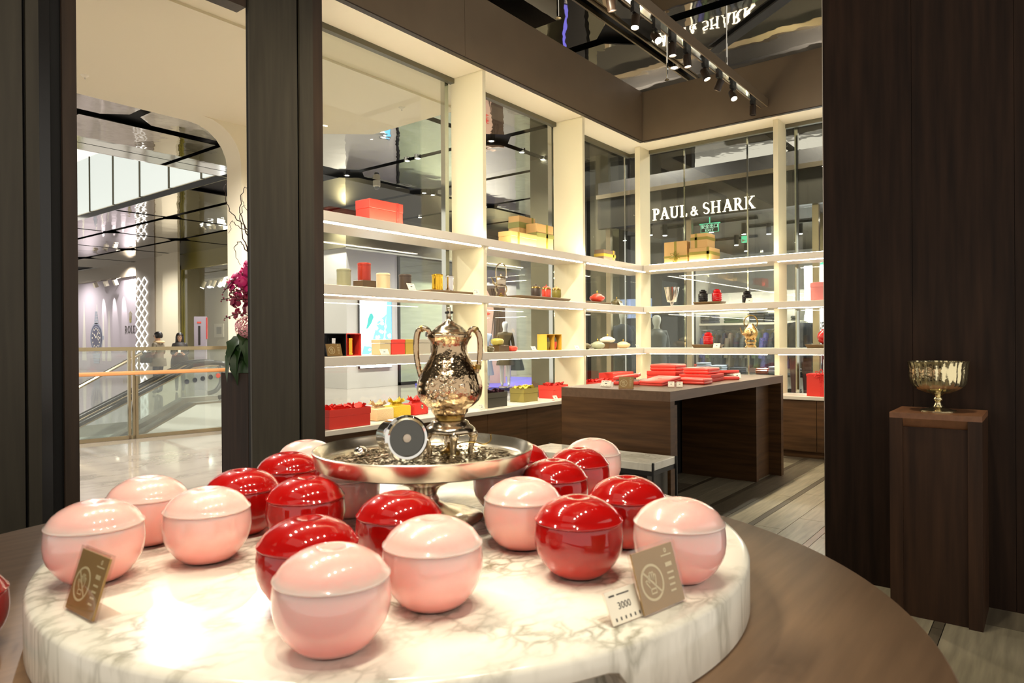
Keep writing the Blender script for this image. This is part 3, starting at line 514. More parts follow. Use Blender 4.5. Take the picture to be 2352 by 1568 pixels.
# crystal jar lying on its side
import mathutils
t = thing('crystal_jar', 'smoked crystal jar lying on its side in the tea, base facing out', 'jar', (1.396, 1.50, 1.166)); t.scale = (1.12, 1.12, 1.12)
JD = Vector((-.40, -.95, .06)).normalized(); rotj = JD.to_track_quat('Z', 'Y').to_euler()
jp = [(0, -.10), (.04, -.10), (.044, -.095), (.044, -.02), (.047, .0), (.056, .012), (.0595, .02), (.0595, .026), (.054, .031), (0, .032)]
jb = obj('body', lathe(jp[:6]+[(0, .012)], 56, cap=False), 'chrome', t, rot=rotj, ang=40); jb.data = jb.data
obj('base_ring', lathe([(.047, .008), (.056, .012), (.0595, .02), (.0595, .026), (.054, .031), (.048, .029)], 56, cap=False), 'chrome', t, rot=rotj, ang=40)
obj('base_disc', lathe([(0, .024), (.05, .026), (.051, .018), (0, .016)], 48, cap=False), 'crystal', t, rot=rotj, ang=40)
obj('seal', lathe([(0, .0275), (.0105, .0272), (.0115, .0255), (0, .0250)], 28, cap=False), 'steel', t, rot=rotj, ang=40)
t = thing('tea_scoop', 'small oval silver caddy spoon lying in the tea left of the jar', 'spoon', (1.43, 1.735, 1.096), .9)
obj('bowl', xf(lathe([(0, .022), (.018, .02), (.031, .012), (.036, 0), (.032, -.006), (0, -.008)], 32, cap=False), s=(1, .62, .9)), 'silverm', t, ang=60)
obj('handle', tube(smooth_path([(.034, 0, .0), (.05, .004, .006), (.075, .006, .0)], 4), [.004]*9, 8), 'silverm', t)

# ------------------------------------------------------------------ notices and price cards
def flat(pts_w): return pts_w
def hand_icon(s):                                 # crossed-out open hand in a ring, about 1 unit wide, in the xy plane
    ring = strip(arc(0, 0, .46, .46, 0, 360, 40), .065); bar = strip([(-.33, .33), (.33, -.33)], .055)
    out = [(-.13, -.14), (-.25, .02), (-.27, .07), (-.22, .09), (-.12, .0), (-.16, .16), (-.12, .2), (-.08, .17), (-.06, .06), (-.07, .25), (-.02, .28), (.01, .24), (.01, .07), (.03, .26), (.07, .27), (.1, .24), (.08, .05), (.12, .18), (.16, .19), (.18, .15), (.15, -.02), (.1, -.14)]
    hand = strip(out, .035); cuff = strip([(-.12, -.17), (.1, -.17), (.1, -.29), (-.12, -.29), (-.12, -.17)], .04)
    V, F = join(ring, bar, hand, cuff); return [(x*s, y*s, z*s) for x, y, z in V], F
def notice(label, loc, rz, w, h, tilt=.28, group='no touching notices'):
    o = thing('notice_sign', label, 'sign', loc, rz, group)
    m = lambda p: xf(p, (0, 0, .004), (pi/2-tilt, 0, 0))
    obj('holder', m(join(box(-w/2-.004, -.002, -.006, w/2+.004, h+.007, -.0035), box(-w/2-.004, -.002, .0035, w/2+.004, h+.007, .005))), 'acrylic', o, ang=0)
    obj('holder_foot', box(-w/2, 0, 0, w/2, h*.45, .003), 'acrylic', o, ang=0)
    c = obj('card', m(box(-w/2, 0, -.002, w/2, h, .0025)), 'goldcard', o, ang=0)
    V, F = thick(hand_icon(min(w*.55, h*.62)), .0005); obj('hand_symbol', m(([(x-w*.17, y+h*.46, z+.0026) for x, y, z in V], F)), 'print', c, ang=0)
    ls = [strip([(w*.16, h*(.82-k*.0)), (w*.42, h*.82)], h*.022), strip([(w*.22, h*.66), (w*.38, h*.66)], h*.07)] + [strip([(w*.22, h*(.52-.1*k)), (w*(.38-.01*k), h*(.52-.1*k))], h*.032) for k in range(4)]
    lg = thick(join(*ls, strip(arc(w*.29, h*.9, w*.022, h*.03, 0, 360, 12), w*.02)), .0005); obj('lettering', m(([(x, y, z+.0026) for x, y, z in lg[0]], lg[1])), 'print', c, ang=0)
    return o
fx = math.atan2(.635-.609, 1.226-1.36)
notice('bronze gold no touching notice at the right front of the disc', (1.293, .622, .9005), pi+fx, .132, .118, .30)
notice('bronze gold no touching notice at the left edge of the disc', (.553, 1.545, .9005), math.atan2(1.482-1.606, .003), .125, .118, .30)
notice('small gold no touching notice on the dark display counter', (4.84, 2.65, 1.056), -1.27, .115, .095)
notice('small gold no touching notice on the third shelf by the pillar', (3.47, 4.515, SH[3]+.001), 0, .145, .10)
def price_card(label, loc, rz, w=.075, h=.05, group='white price cards on the shelves', txt=None, tilt=.5):
    o = thing('price_card', label, 'price tag', loc, rz, group); m = lambda p: xf(p, (0, 0, .002), (pi/2-tilt, 0, 0))
    obj('stand', join(m(box(-w/2, 0, -.004, w/2, h, -.0005)), box(-w/2, 0, 0, w/2, h*.7, .002)), 'acrylic', o, ang=0)
    c = obj('card', m(box(-w/2, 0, 0, w/2, h, .002)), 'card', o, ang=0)
    p = thick(join(strip([(-w*.4, h*.84), (-w*.22, h*.84)], h*.05), strip([(-w*.15, h*.84), (w*.25, h*.84)], h*.04), *[strip([(-w*.38+k*w*.15, h*.14), (-w*.34+k*w*.15, h*.14)], h*.1) for k in range(6)]), .0004)
    p = ([(x, y, z+.002) for x, y, z in p[0]], p[1])
    if txt: tp = text_prim(txt, h*.3, .0004); p = join(p, ([(x, y+h*.5, z+.0023) for x, y, z in tp[0]], tp[1]))
    else: p = join(p, thick(strip([(-w*.12, h*.5), (w*.12, h*.5)], h*.12), .0026))
    obj('lettering', m(p), 'ink', c, ang=0)
price_card('white price card reading 3000 beside the right gold notice', (1.193, .650, .9005), math.atan2(-.019, .08), .088, .062, 'price card on the marble disc', '3000', .45)

# ------------------------------------------------------------------ counter, benches, pedestal
CZ = 1.055
t = thing('display_counter', 'dark wood display counter with end panels, red cases on top', 'counter', (4.79, 2.25, 0))
obj('top', box(0, 0, CZ-.075, 2.75, .98, CZ), 'countertop', t, ang=0)
obj('end_panel', box(0, 0, 0, .075, .98, CZ-.075), 'woodh', t, ang=0); obj('end_panel', box(2.675, 0, 0, 2.75, .98, CZ-.075), 'woodh', t, ang=0)
obj('stile', box(.075, .06, 0, .25, .92, CZ-.12), 'woodh', t, ang=0); obj('stile', box(2.2, .1, 0, 2.26, .9, CZ-.09), 'woodh', t, ang=0)
obj('back_panel', box(.075, .92, 0, 2.675, .98, CZ-.075), 'groove', t, ang=0); obj('stile', box(2.26, .13, 0, 2.675, .16, CZ-.09), 'woodh', t, ang=0)
def bench(label, x0, x1, y0, y1, z):
    t = thing('marble_bench', label, 'bench', (x0, y0, 0)); sx, sy = x1-x0, y1-y0
    obj('marble_top', rbox(sx, sy, .055, .004, 1, sx/2, sy/2, z-.055), 'marbleb', t)
    for x, y in ((0, -.014), (sx-.014, -.014), (0, sy), (sx-.014, sy)): obj('leg', box(x, y, 0, x+.014, y+.014, z+.004), 'blackm', t, ang=0)
    obj('frame', join(box(0, 0, z-.085, sx, .02, z-.056), box(0, sy-.02, z-.085, sx, sy, z-.056), box(0, .02, z-.085, .02, sy-.02, z-.056), box(sx-.02, .02, z-.085, sx, sy-.02, z-.056)), 'blackm', t, ang=0)
    obj('inner_box', box(.03, .05, 0, sx-.03, sy-.05, z-.09), 'black', t, ang=0)
bench('low marble topped bench on black metal legs before the dark counter', 4.28, 4.66, 2.15, 3.25, .60)
bench('low marble topped bench beside the pillar at the hall opening', 2.45, 3.15, 4.02, 4.42, .50)
t = thing('pedestal', 'tall dark wood pedestal carrying the mercury glass compote', 'pedestal', (4.08, .27, 0))
obj('core', box(.03, .035, 0, .385, .37, 1.0), 'woodp', t, ang=0); obj('front_panel', box(.02, .06, 0, .03, .345, .985), 'woodp', t, ang=0)
obj('stile', box(0, 0, 0, .03, .06, 1.03), 'woodp', t, ang=0); obj('stile', box(0, .345, 0, .03, .405, 1.03), 'woodp', t, ang=0); obj('side_panel', box(.03, .0, 0, .385, .035, 1.03), 'woodp', t, ang=0)
V = [(0, 0, 1.03), (.385, 0, 1.03), (.385, .405, 1.03), (0, .405, 1.03), (0, 0, 1.058), (.385, 0, 1.058), (.385, .405, 1.058), (0, .405, 1.058)]
obj('top', (V, [(3, 2, 1, 0), (4, 5, 6, 7), (0, 1, 5, 4), (1, 2, 6, 5), (2, 3, 7, 6), (3, 0, 4, 7)]), 'pedtop', t, ang=0)
obj('rail', (([(0, .06, 1.03), (0, .345, 1.03), (.03, .345, .985), (.03, .06, .985), (.031, .06, 1.03), (.031, .345, 1.03)]), [(0, 1, 2, 3), (0, 4, 5, 1), (0, 3, 4), (1, 5, 2), (3, 2, 5, 4)]), 'pedtop', t, ang=0)
t = thing('glass_compote', 'fluted gold mercury glass compote standing on the pedestal', 'bowl', (4.26, .475, 1.059))
mg = mat('gold mercury glass', '#dccfa6', .14, .95, bump=.18, bscale=30)
obj('bowl', lathe([(0, .092), (.02, .09), (.06, .098), (.1, .118), (.125, .145), (.132, .18), (.133, .22), (.136, .25), (.142, .262), (.137, .263), (.130, .25), (.126, .18), (.1, .125), (.0, .105)], 96, cap=False, flute=.022, nf=26), mg, t, ang=60)
obj('stem', lathe([(0, .022), (.026, .022), (.018, .035), (.013, .05), (.02, .058), (.023, .065), (.018, .073), (.014, .08), (.03, .091), (0, .092)], 24, cap=False), mg, t, ang=60)
obj('foot', lathe([(0, 0), (.085, 0), (.085, .005), (.06, .012), (.03, .02), (0, .0225)], 48, cap=False), mg, t, ang=60)

# ------------------------------------------------------------------ track lights
def track(label, x0, x1, y, z):
    t = thing('light_track', label, 'track', (x0, y, z+.04)); L_ = x1-x0
    obj('beam', join(box(0, -.035, .02, L_, .035, .10), box(0, -.05, .0, L_, -.035, .10), box(0, .035, 0, L_, .05, .10)), 'bronze', t, ang=0)
    obj('conductor', box(0, -.034, .006, L_, .034, .019), 'chrome', t, ang=0); return t
track('long bronze light track running from the table to the end fascia', 0.2, XF, 2.80, 4.27)
def spot_head(x, y, z, tgt, label, grp, watts, ang=46, lit=True):
    t = thing('track_spotlight', label, 'spotlight', (x, y, z), 0, grp)
    d = (Vector(tgt)-Vector((x, y, z-.13))).normalized(); rot = d.to_track_quat('-Z', 'Y').to_euler(); c = Vector((0, 0, -.12))
    obj('adapter', cbox(.11, .035, .05, 0, 0, -.052), 'blackm', t, ang=0); obj('yoke', tube([(0, 0, -.05), (0, 0, -.085)], .014, 8), 'blackm', t)
    h = obj('housing', lathe([(.0, .06), (.034, .06), (.038, .052), (.038, -.052), (.036, -.06), (.033, -.06), (.031, -.048), (0, -.046)], 28, cap=False), 'pillarside', t, c, rot)
    if lit:
        obj('lens', lathe([(0, -.049), (.03, -.049), (.03, -.0475), (0, -.0475)], 20, cap=False), 'lens', h)
        lamp('spot_lamp', tuple(Vector((x, y, z))+c+d*.062), tgt, watts, ang, .7, .05, WARM)
    return t
G1 = 'spotlights on the long bronze track'
hx = [4.96, 5.38, 5.78, 6.12, 6.46, 6.91, 7.29, 7.70]
tg = [(5.9, 2.7, 1.05), (4.5, 2.7, .6), (4.36, .5, 1.0), (6.2, 2.7, 1.0), (6.7, 2.6, 1.0), (7.0, 1.2, 0), (7.6, 4.4, 1.4), (5.9, .9, 0)]
nm = ['first', 'second', 'third', 'fourth', 'fifth', 'sixth', 'seventh', 'eighth', 'ninth', 'tenth', 'eleventh', 'twelfth', 'thirteenth', 'fourteenth', 'fifteenth', 'sixteenth']
for i, x in enumerate(hx): spot_head(x, 2.83, 4.32, tg[i], 'dark cylinder spotlight, %s in view from the near end of the track' % nm[i], G1, 75, 40)
spot_head(8.36, 2.83, 4.32, (8.36, 2.83, 0), 'unlit dark spotlight at the end of the track by the fascia', G1, 0, lit=False)
G2 = 'spotlights on the track above the round table'
for i, x in enumerate((.4, .95, 1.5, 1.95, 2.5)): spot_head(x, 2.83, 4.28, (1.2+.1*i, 1.5, .9), 'dark spotlight above the back of the round table, %s from the shop front' % nm[i], G2, 60, 36)
track('bronze light track above the near side of the round table', -.6, 4.4, .55, 4.27)
for i, x in enumerate((.1, .75, 1.4, 2.1)): spot_head(x, .58, 4.28, (1.1+.15*i, 1.35, .9), 'dark spotlight above the front of the round table, %s from the shop front' % nm[i], G2, 55, 36)
G4 = 'added out of view spotlights for the shelf walls and pillar'  # wide heads added out of view to brighten the shelf fronts
for i, (x, tgt) in enumerate(((1.22, (4.6, 4.7, 1.2)), (2.22, (5.9, 4.7, 1.4)), (3.3, (7.3, 4.7, 1.5)), (3.75, (8.8, 3.4, 1.6)), (4.3, (8.8, 2.3, 1.5)))): spot_head(x, 2.83, 4.32, tgt, 'added out of view wide spotlight washing the shelf wall, %s from the shop front' % nm[i], G4, 95, 84)
spot_head(-.3, .58, 4.28, (1.0, 4.5, 2.2), 'added out of view spotlight aimed at the stepped pillar by the hall opening', G4, 90, 50)  # extra head, added out of view to lighten the left pillar
spot_head(3.0, .58, 4.28, (4.3, .5, 1.1), 'dark spotlight aimed at the pedestal bowl', G2, 40, 22)
spot_head(3.6, .58, 4.28, (3.9, .2, 0), 'dark spotlight aimed at the floor by the pedestal', G2, 60, 40)

# ------------------------------------------------------------------ goods on the shelves
def gift(name, label, x0, x1, y0, dep, z0, h, m, lid=.35, ribs=(), rm='goldside', band=None, bm_=None, group=None, rz=0, bow=None, tissue=None, lidm=None):
    """a lidded box whose near face is at y0 (long wall); x0..x1 wide, dep deep"""
    sx = x1-x0; t = thing(name, label, 'box', ((x0+x1)/2, y0+dep/2, z0+.0005), rz, group); hb = h*(1-lid) if lid else h
    obj('base', rbox(sx-.004, dep-.004, hb, .003, 1), m, t)
    if lid and not tissue: obj('lid', rbox(sx, dep, h-hb, .003, 1, 0, 0, hb+.001), lidm or m, t)
    if tissue:
        obj('lid', join(box(-sx/2, -dep/2, hb, sx/2, -dep/2+.004, h), box(-sx/2, dep/2-.004, hb, sx/2, dep/2, h), box(-sx/2, -dep/2+.004, hb, -sx/2+.004, dep/2-.004, h), box(sx/2-.004, -dep/2+.004, hb, sx/2, dep/2-.004, h)), lidm or m, t, ang=0)
        ps = []; nt_ = int(max(3, sx/.05))
        for k in range(nt_):
            cx_ = -sx/2+sx*(k+.5)/nt_
            for j in range(3):
                a = random.random()*6; V = [(0, 0, 0)] + [(.035*cos(a+b*.9)*random.uniform(.7, 1.3), .03*sin(a+b*.9), random.uniform(.01, .055)) for b in range(7)]
                ps.append(xf((V, [(0, i, i+1) for i in range(1, 7)] + [(0, 7, 1)]), (cx_, random.uniform(-.3, .3)*dep, h-.02)))
        obj('tissue', join(*ps), tissue, t, ang=60)
    e = .0015
    for rx in ribs: obj('ribbon', join(box(rx-.016, -dep/2-e, 0, rx+.016, dep/2+e, h+e)), rm, t, ang=0)
    if band: obj('band', box(-sx/2-e, -dep/2-e, h*band[0], sx/2+e, dep/2+e, h*band[1]), bm_ or 'band', t, ang=0)
    if bow:
        bx, bz = bow
        obj('ribbon', box(-sx/2-e, -dep/2-e, bz-.014, sx/2+e, dep/2+e, bz+.014), rm, t, ang=0)
        L = [xf(tube(smooth_path([(0, 0, 0), (.05*cos(a), -.01, .05*sin(a)), (.075*cos(a+.3), -.02, .075*sin(a+.3)), (.04*cos(a+.7), -.012, .04*sin(a+.7)), (0, 0, 0)], 4), [.004]*17, 6), (bx, -dep/2-.008, bz)) for a in (.2, 1.2, 2.2, 3.1, 4.2, 4.9, 5.7)]
        obj('bow', join(*L), rm, t, ang=60)
    return t
z1, z2, z3, z4 = SH[1], SH[2], SH[3], SH[4]
gift('gift_box', 'long red lidded gift box with red band on the top shelf', 3.925, 4.315, 4.62, .19, z1, .205, 'red', .38, (.13,), 'redfab')
gift('gift_box', 'kraft gold gift box with green band, standing behind two others', 6.257, 6.577, 4.785, .16, z1, .40, 'gold', .0, (.1,), 'goldside', (.66, .82), group='gold gift boxes on the long top shelf')
gift('gift_box', 'low wide gold gift box with olive ribbon in front of the stack', 5.846, 6.317, 4.58, .18, z1, .155, 'gold', .35, (-.1,), 'goldside', group='gold gift boxes on the long top shelf')
gift('gift_box', 'gold gift box with vertical ribbon right of the stack, by the glass post', 6.35, 6.696, 4.61, .15, z1, .305, 'gold', .0, (.04,), 'goldside', (.50, .66), group='gold gift boxes on the long top shelf')
gift('gift_box', 'brown gift box with yellow ribbon near the shelf corner', 7.833, 8.142, 4.60, .15, z1, .155, 'brownbox', .0, (.1,), 'yelr', (.42, .66), 'yelr')
def rgift(*a, **k):                                # the same box against the end wall: near face towards -x
    y1, y0, xf_, dep = a[2:6]; cx, cy = xf_+dep/2, (y0+y1)/2
    t = gift(a[0], a[1], cx-(y1-y0)/2, cx+(y1-y0)/2, cy-dep/2, dep, *a[6:], **k); t.rotation_euler = (0, 0, -pi/2); return t
rgift('gift_box', 'square gold gift box with an olive bow, upright on the end top shelf', 4.185, 3.853, 8.74, .12, z1, .295, 'gold', .0, (.0,), 'goldside', bow=(0.0, .09), group='gold gift boxes on the end top shelf')
rgift('gift_box', 'flat gold gift box under another on the end top shelf', 3.83, 3.54, 8.75, .36, z1, .185, 'gold', .0, (.12,), 'goldside', (.5, .72), 'goldside', group='gold gift boxes on the end top shelf')
rgift('gift_box', 'gold gift box lying atop the flat one on the end top shelf', 3.815, 3.578, 8.77, .27, z1+.187, .19, 'gold', .0, (-.04,), 'goldside', (.55, .75), 'goldside', group='gold gift boxes on the end top shelf')
def can(label, x, y, z, r, h, m, group='lidded canisters on the second shelf'):
    t = thing('canister', label, 'canister', (x, y, z+.0005), 0, group)
    obj('body', lathe([(0, 0), (r-.002, 0), (r-.001, .003), (r-.001, h-.022), (0, h-.022)], 40, cap=False), m, t); obj('lid', lathe([(0, h-.0215), (r, h-.0215), (r+.002, h-.012), (r, h-.004), (r-.006, h), (0, h)], 40, cap=False), m, t)
def plinth(name, label, x0, x1, y0, dep, z, h, m='brownblk', cat='plinth'): return solo(name, rbox(x1-x0, dep, h-.0005, .002, 1), m, label, cat, ((x0+x1)/2, y0+dep/2, z+.0005))
can('sage green lidded canister, leftmost on the second shelf', 3.66, 4.64, z2, .059, .15, 'sage')
plinth('display_block', 'brown square block under the red canister', 3.804, 3.95, 4.57, .13, z2, .066)
can('tall red lidded canister raised on a brown block', 3.873, 4.635, z2+.066, .057, .152, 'redtin')
can('cream lidded canister right of the brown block', 4.09, 4.64, z2, .061, .145, 'creamtin')
can('dark umber lidded canister behind a white price card', 4.37, 4.66, z2, .057, .157, 'darktin')
plinth('display_tray', 'low dark tray under the gold and silver canisters', 4.60, 5.20, 4.56, .22, z2, .03, 'tray', 'tray')
can('polished gold canister on the low dark tray', 4.76, 4.63, z2+.03, .054, .155, 'goldm')
can('polished silver canister on the low dark tray', 4.96, 4.66, z2+.03, .047, .155, 'silverm')
price_card('white price card before the dark umber canister', (4.31, 4.50, z2+.0005), 0, .09, .07)
price_card('white price card at the first fin on the second shelf', (5.20, 4.50, z2+.0005), 0, .075, .06)
# square silver kettle on a stand (second shelf, middle bay)
t = thing('silver_kettle', 'ornate silver kettle with hoop handle on a stand, middle bay of the second shelf', 'kettle', (5.73, 4.63, z2+.001), -.9)
obj('body', join(rbox(.105, .105, .10, .012, 2, 0, 0, .12), lathe([(.07, .215), (.066, .225), (.03, .235), (0, .236)], 8)), 'silver', t, ang=30)
for sx in (-1, 1):
    for sy in (-1, 1): obj('leg', tube(smooth_path([(.048*sx, .048*sy, .125), (.062*sx, .062*sy, .09), (.045*sx, .045*sy, .05), (.062*sx, .062*sy, .004)], 4), [.007]*13, 8), 'silver', t)
obj('lid_knob', lathe([(0, .235), (.008, .236), (.006, .246), (.011, .253), (0, .26)], 14, cap=False), 'silver', t); obj('spout', tube(smooth_path([(-.05, 0, .14), (-.08, 0, .16), (-.09, 0, .2), (-.105, 0, .22)], 4), [.014-.0007*i for i in range(13)], 8), 'silver', t)
obj('handle', tube(smooth_path([(-.052, 0, .22), (-.056, 0, .28), (-.045, 0, .335), (-.02, 0, .362), (.02, 0, .362), (.045, 0, .335), (.056, 0, .28), (.052, 0, .22)], 4), .006, 8), 'silver', t); obj('burner', lathe([(0, .004), (.03, .004), (.03, .03), (.012, .04), (.01, .055), (0, .056)], 20, cap=False), 'brass', t)
def tray(label, x0, x1, y0, dep, z, h=.03, m='tray', rz=0):
    sx = x1-x0; V, F = rbox(sx-.05, dep-.05, h, .003, 1); V = [(x*(1+.05/(sx-.05)*(zz/h)), y*(1+.05/(dep-.05)*(zz/h)), zz) for x, y, zz in V]
    return solo('serving_tray', (V, F), m, label, 'tray', ((x0+x1)/2, y0+dep/2, z+.0005), rz)
tray('long brown tray carrying three lidded tea jars', 5.96, 6.96, 4.54, .24, z2, .04)
def jar(label, x, y, z, m, m2):
    t = thing('tea_jar', label, 'jar', (x, y, z+.0005), 0, 'lidded tea jars on the long tray')
    obj('body', lathe([(0, 0), (.048, 0), (.055, .02), (.057, .06), (.054, .1), (.048, .115), (0, .115)], 32, cap=False), m, t, ang=60); obj('collar', lathe([(.0545, .098), (.056, .104), (.050, .118), (.05, .116)], 32, cap=False), 'brass', t)
    l = obj('lid', lathe([(0, .1155), (.05, .1155), (.046, .126), (.02, .136), (0, .137)], 32, cap=False), m2, t, ang=60); obj('knob', lathe([(0, .137), (.006, .137), (.004, .146), (.008, .152), (0, .157)], 12, cap=False), m2, l, ang=60)
jar('dark umber lidded tea jar, left on the tray', 6.40, 4.66, z2+.04, 'darktin', 'darktin'); jar('red lidded tea jar, middle on the tray', 6.61, 4.66, z2+.04, 'coral', 'coral'); jar('olive lidded tea jar, right on the tray by the fin', 6.82, 4.66, z2+.04, 'goldside', 'gold')
def squat(label, x, y, z, r, h, m, group, knob=True):
    t = thing('squat_bowl', label, 'bowl', (x, y, z+.0005), 0, group); k = r
    obj('body', lathe([(0, .0), (.45*k, 0), (.5*k, .06*h), (.8*k, .16*h), (.97*k, .34*h), (1*k, .48*h), (.94*k, .62*h), (.7*k, .74*h), (0, .74*h)], 40, cap=False), m, t, ang=60)
    l = obj('lid', lathe([(0, .745*h), (.66*k, .745*h), (.64*k, .8*h), (.3*k, .92*h), (0, .95*h)], 40, cap=False), m, t, ang=60)
    if knob: obj('knob', lathe([(0, .94*h), (.06*k, .95*h), (.05*k, 1.05*h), (.1*k, 1.12*h), (.05*k, 1.22*h), (0, 1.25*h)], 12, cap=False), 'goldm', l, ang=60)
G3 = 'squat lidded bowls near the shelf corner'
tray('short brown tray under the coral squat bowl', 7.28, 7.95, 4.54, .2, z2, .03)
squat('coral red squat lidded bowl with gold knob on a tray, second shelf', 7.69, 4.62, z2+.03, .10, .12, 'coral', G3)
squat('dark olive squat lidded bowl with a hanging tag, second shelf corner', 8.16, 4.60, z2, .075, .095, 'oliveg', G3)
price_card('white price card leaning on the dark olive squat bowl', (8.14, 4.51, z2+.0005), 0, .08, .06)
# third shelf
def openbox(name, label, x0, x1, y0, dep, z, h, m, cells, inside, vm):
    t = thing(name, label, 'box', (x0, y0, z+.0005)); sx = x1-x0; w = .006
    obj('case', join(box(0, 0, 0, sx, dep, w), box(0, 0, h-w, sx, dep, h), box(0, 0, w, w, dep, h-w), box(sx-w, 0, w, sx, dep, h-w), *[box(sx*k/cells-w/2, 0, w, sx*k/cells+w/2, dep-.01, h-w) for k in range(1, cells)]), m, t, ang=0)
    obj('lining', box(w, dep-.012, w, sx-w, dep-.001, h-w), 'black', t, ang=0)
    return t
def flask(label, x, y, z, r, h, m, vase=False):
    t = thing('small_canister', label, 'canister', (x, y, z+.0005), 0, 'small vessels shown inside open gift boxes')
    if vase: obj('body', lathe([(0, 0), (.6*r, 0), (.95*r, .3*h), (r, .6*h), (.8*r, .85*h), (.6*r, .9*h), (.7*r, h), (0, h)], 28, cap=False), m, t, ang=60); obj('cover', lathe([(.98*r, .66*h), (1.02*r, .68*h), (.8*r, .88*h), (.72*r, 1.01*h), (0, 1.02*h)], 28, cap=False), 'oliveg', t, ang=60)
    else: obj('body', lathe([(0, 0), (r, 0), (r, .12*h), (.94*r, .13*h), (.94*r, .86*h), (r, .87*h), (r, h), (0, h)], 28, cap=False), m, t)
openbox('open_gift_box', 'open black gift box holding a silver canister', 3.40, 3.648, 4.60, .15, z3, .186, 'black', 1, 'black', 'silverm'); flask('silver canister inside the black open gift box', 3.555, 4.66, z3+.007, .031, .14, 'silverm')
openbox('open_gift_box', 'open red gift box holding a gold canister', 3.652, 3.807, 4.60, .15, z3, .186, 'red', 1, 'black', 'goldm'); flask('gold canister inside the red open gift box', 3.73, 4.66, z3+.007, .030, .14, 'goldm')
for x0, x1, m, lb in ((4.03, 4.16, 'beige', 'beige cube box behind a price card on the third shelf'), (4.165, 4.33, 'red', 'red cube box between the beige and mustard boxes'), (4.335, 4.49, 'must', 'mustard cube box right of the red cube box'), (4.495, 4.66, 'grey', 'grey cube box half hidden behind the silver urn')):
    gift('cube_box', lb, x0, x1, 4.62, .12, z3, .134, m, .25, group='cube boxes in a row on the third shelf')
price_card('white price card before the beige cube box', (4.02, 4.54, z3+.0005), 0, .095, .055)
price_card('white price card at the first fin on the third shelf', (5.27, 4.505, z3+.0005), 0, .075, .055)
def lowbowl(label, x, y, z, r, h, m):
    t = thing('lidded_box', label, 'bowl', (x, y, z+.0005), 0, 'round lidded boxes on the third shelf')
    obj('body', lathe([(0, 0), (.6*r, 0), (.9*r, .2*h), (r, .45*h), (.98*r, .52*h), (0, .52*h)], 36, cap=False), m, t, ang=60); obj('lid', lathe([(0, .53*h), (1.02*r, .53*h), (1.0*r, .7*h), (.8*r, .9*h), (.4*r, h), (0, h)], 36, cap=False), m, t, ang=60)
lowbowl('dark olive round lidded box left of the brown block', 5.47, 4.58, z3, .052, .06, 'oliveg')
plinth('display_block', 'brown block under the lime round lidded box', 5.617, 5.79, 4.57, .14, z3, .068)
lowbowl('lime yellow round lidded box raised on a brown block', 5.66, 4.63, z3+.068, .07, .075, 'limeg')
lowbowl('coral red round lidded box right of the brown block', 5.88, 4.60, z3, .06, .06, 'coral')
price_card('white price card beside the yellow open box', (6.22, 4.55, z3+.0005), 0, .085, .055)
openbox('open_gift_box', 'open yellow gift box showing two small vases', 6.528, 6.834, 4.60, .137, z3, .187, 'yel', 2, 'black', 'oliveg')
flask('olive vase in the left cell of the yellow box', 6.61, 4.655, z3+.007, .034, .14, 'goldside', True); flask('coral vase in the right cell of the yellow box', 6.755, 4.655, z3+.007, .034, .14, 'coral', True)
price_card('white price card at the second fin on the third shelf', (7.05, 4.51, z3+.0005), 0, .085, .055)
squat('dark olive squat bowl half behind the second fin, third shelf', 7.36, 4.60, z3, .085, .085, 'oliveg', G3, False)
squat('celadon green squat lidded bowl on the third shelf', 7.66, 4.60, z3, .095, .105, 'cele', G3)
plinth('display_block', 'brown block under the ivory squat bowl', 7.89, 8.12, 4.57, .16, z3, .07)
squat('ivory squat lidded bowl raised on a brown block', 7.98, 4.64, z3+.07, .104, .098, 'white', G3)
squat('peach squat lidded bowl next to the shelf corner', 8.33, 4.60, z3, .10, .098, 'peach', G3)
price_card('white price card by the corner post on the third shelf', (8.62, 4.52, z3+.0005), 0, .08, .055)
# bottom shelf
gift('gift_box', 'red gift box with red tissue, leftmost on the bottom shelf', 3.40, 3.82, 4.50, .26, z4, .155, 'red', .36, tissue='redfab')
def furo(label, x, y, s, m, m2, rz):
    t = thing('wrapped_box', label, 'box', (x, y, z4+.0005), rz, 'cloth wrapped boxes on the bottom shelf'); obj('box', rbox(s, s*.85, .105, .012, 2), m, t)
    ps = []
    for k in range(9):
        a = 2*pi*k/9+.2; w = .035
        V = [(0, 0, .0), (.03*cos(a-.35), .03*sin(a-.35), .02), (.075*cos(a-.3), .075*sin(a-.3), .05+.02*sin(k*2)), (.085*cos(a), .085*sin(a), .035), (.075*cos(a+.3), .075*sin(a+.3), .055+.02*cos(k*3)), (.03*cos(a+.35), .03*sin(a+.35), .018)]
        ps.append(xf((V, [(0, 1, 3), (1, 2, 3), (0, 3, 5), (3, 4, 5)]), (0, 0, .108)))
    obj('knot', join(*ps, lathe([(0, .104), (.075, .104), (.05, .118), (.03, .14), (0, .15)], 12)), m2, t, ang=50); obj('tie', xf(lathe([(.055, .0), (.062, .008), (.05, .018), (.04, .016)], 14, cap=False), (0, 0, .106)), m2, t)
furo('pale gold brocade wrapped box with a knotted top', 4.10, 4.735, .22, 'beigef', 'beigef', .1); furo('yellow cloth wrapped box with a gold knot', 4.37, 4.79, .21, 'yelf', 'yelf', -.05); furo('red cloth wrapped box behind the silver urn', 4.62, 4.80, .2, 'redfab', 'redfab', .1)
gift('gift_box', 'dark slate gift box with purple tissue on the bottom shelf', 5.417, 5.76, 4.576, .25, z4, .154, 'slate', .35, tissue='purple')
gift('gift_box', 'olive gift box with yellow tissue on the bottom shelf', 6.158, 6.433, 4.66, .2, z4, .155, 'olive', .35, tissue='yelt')
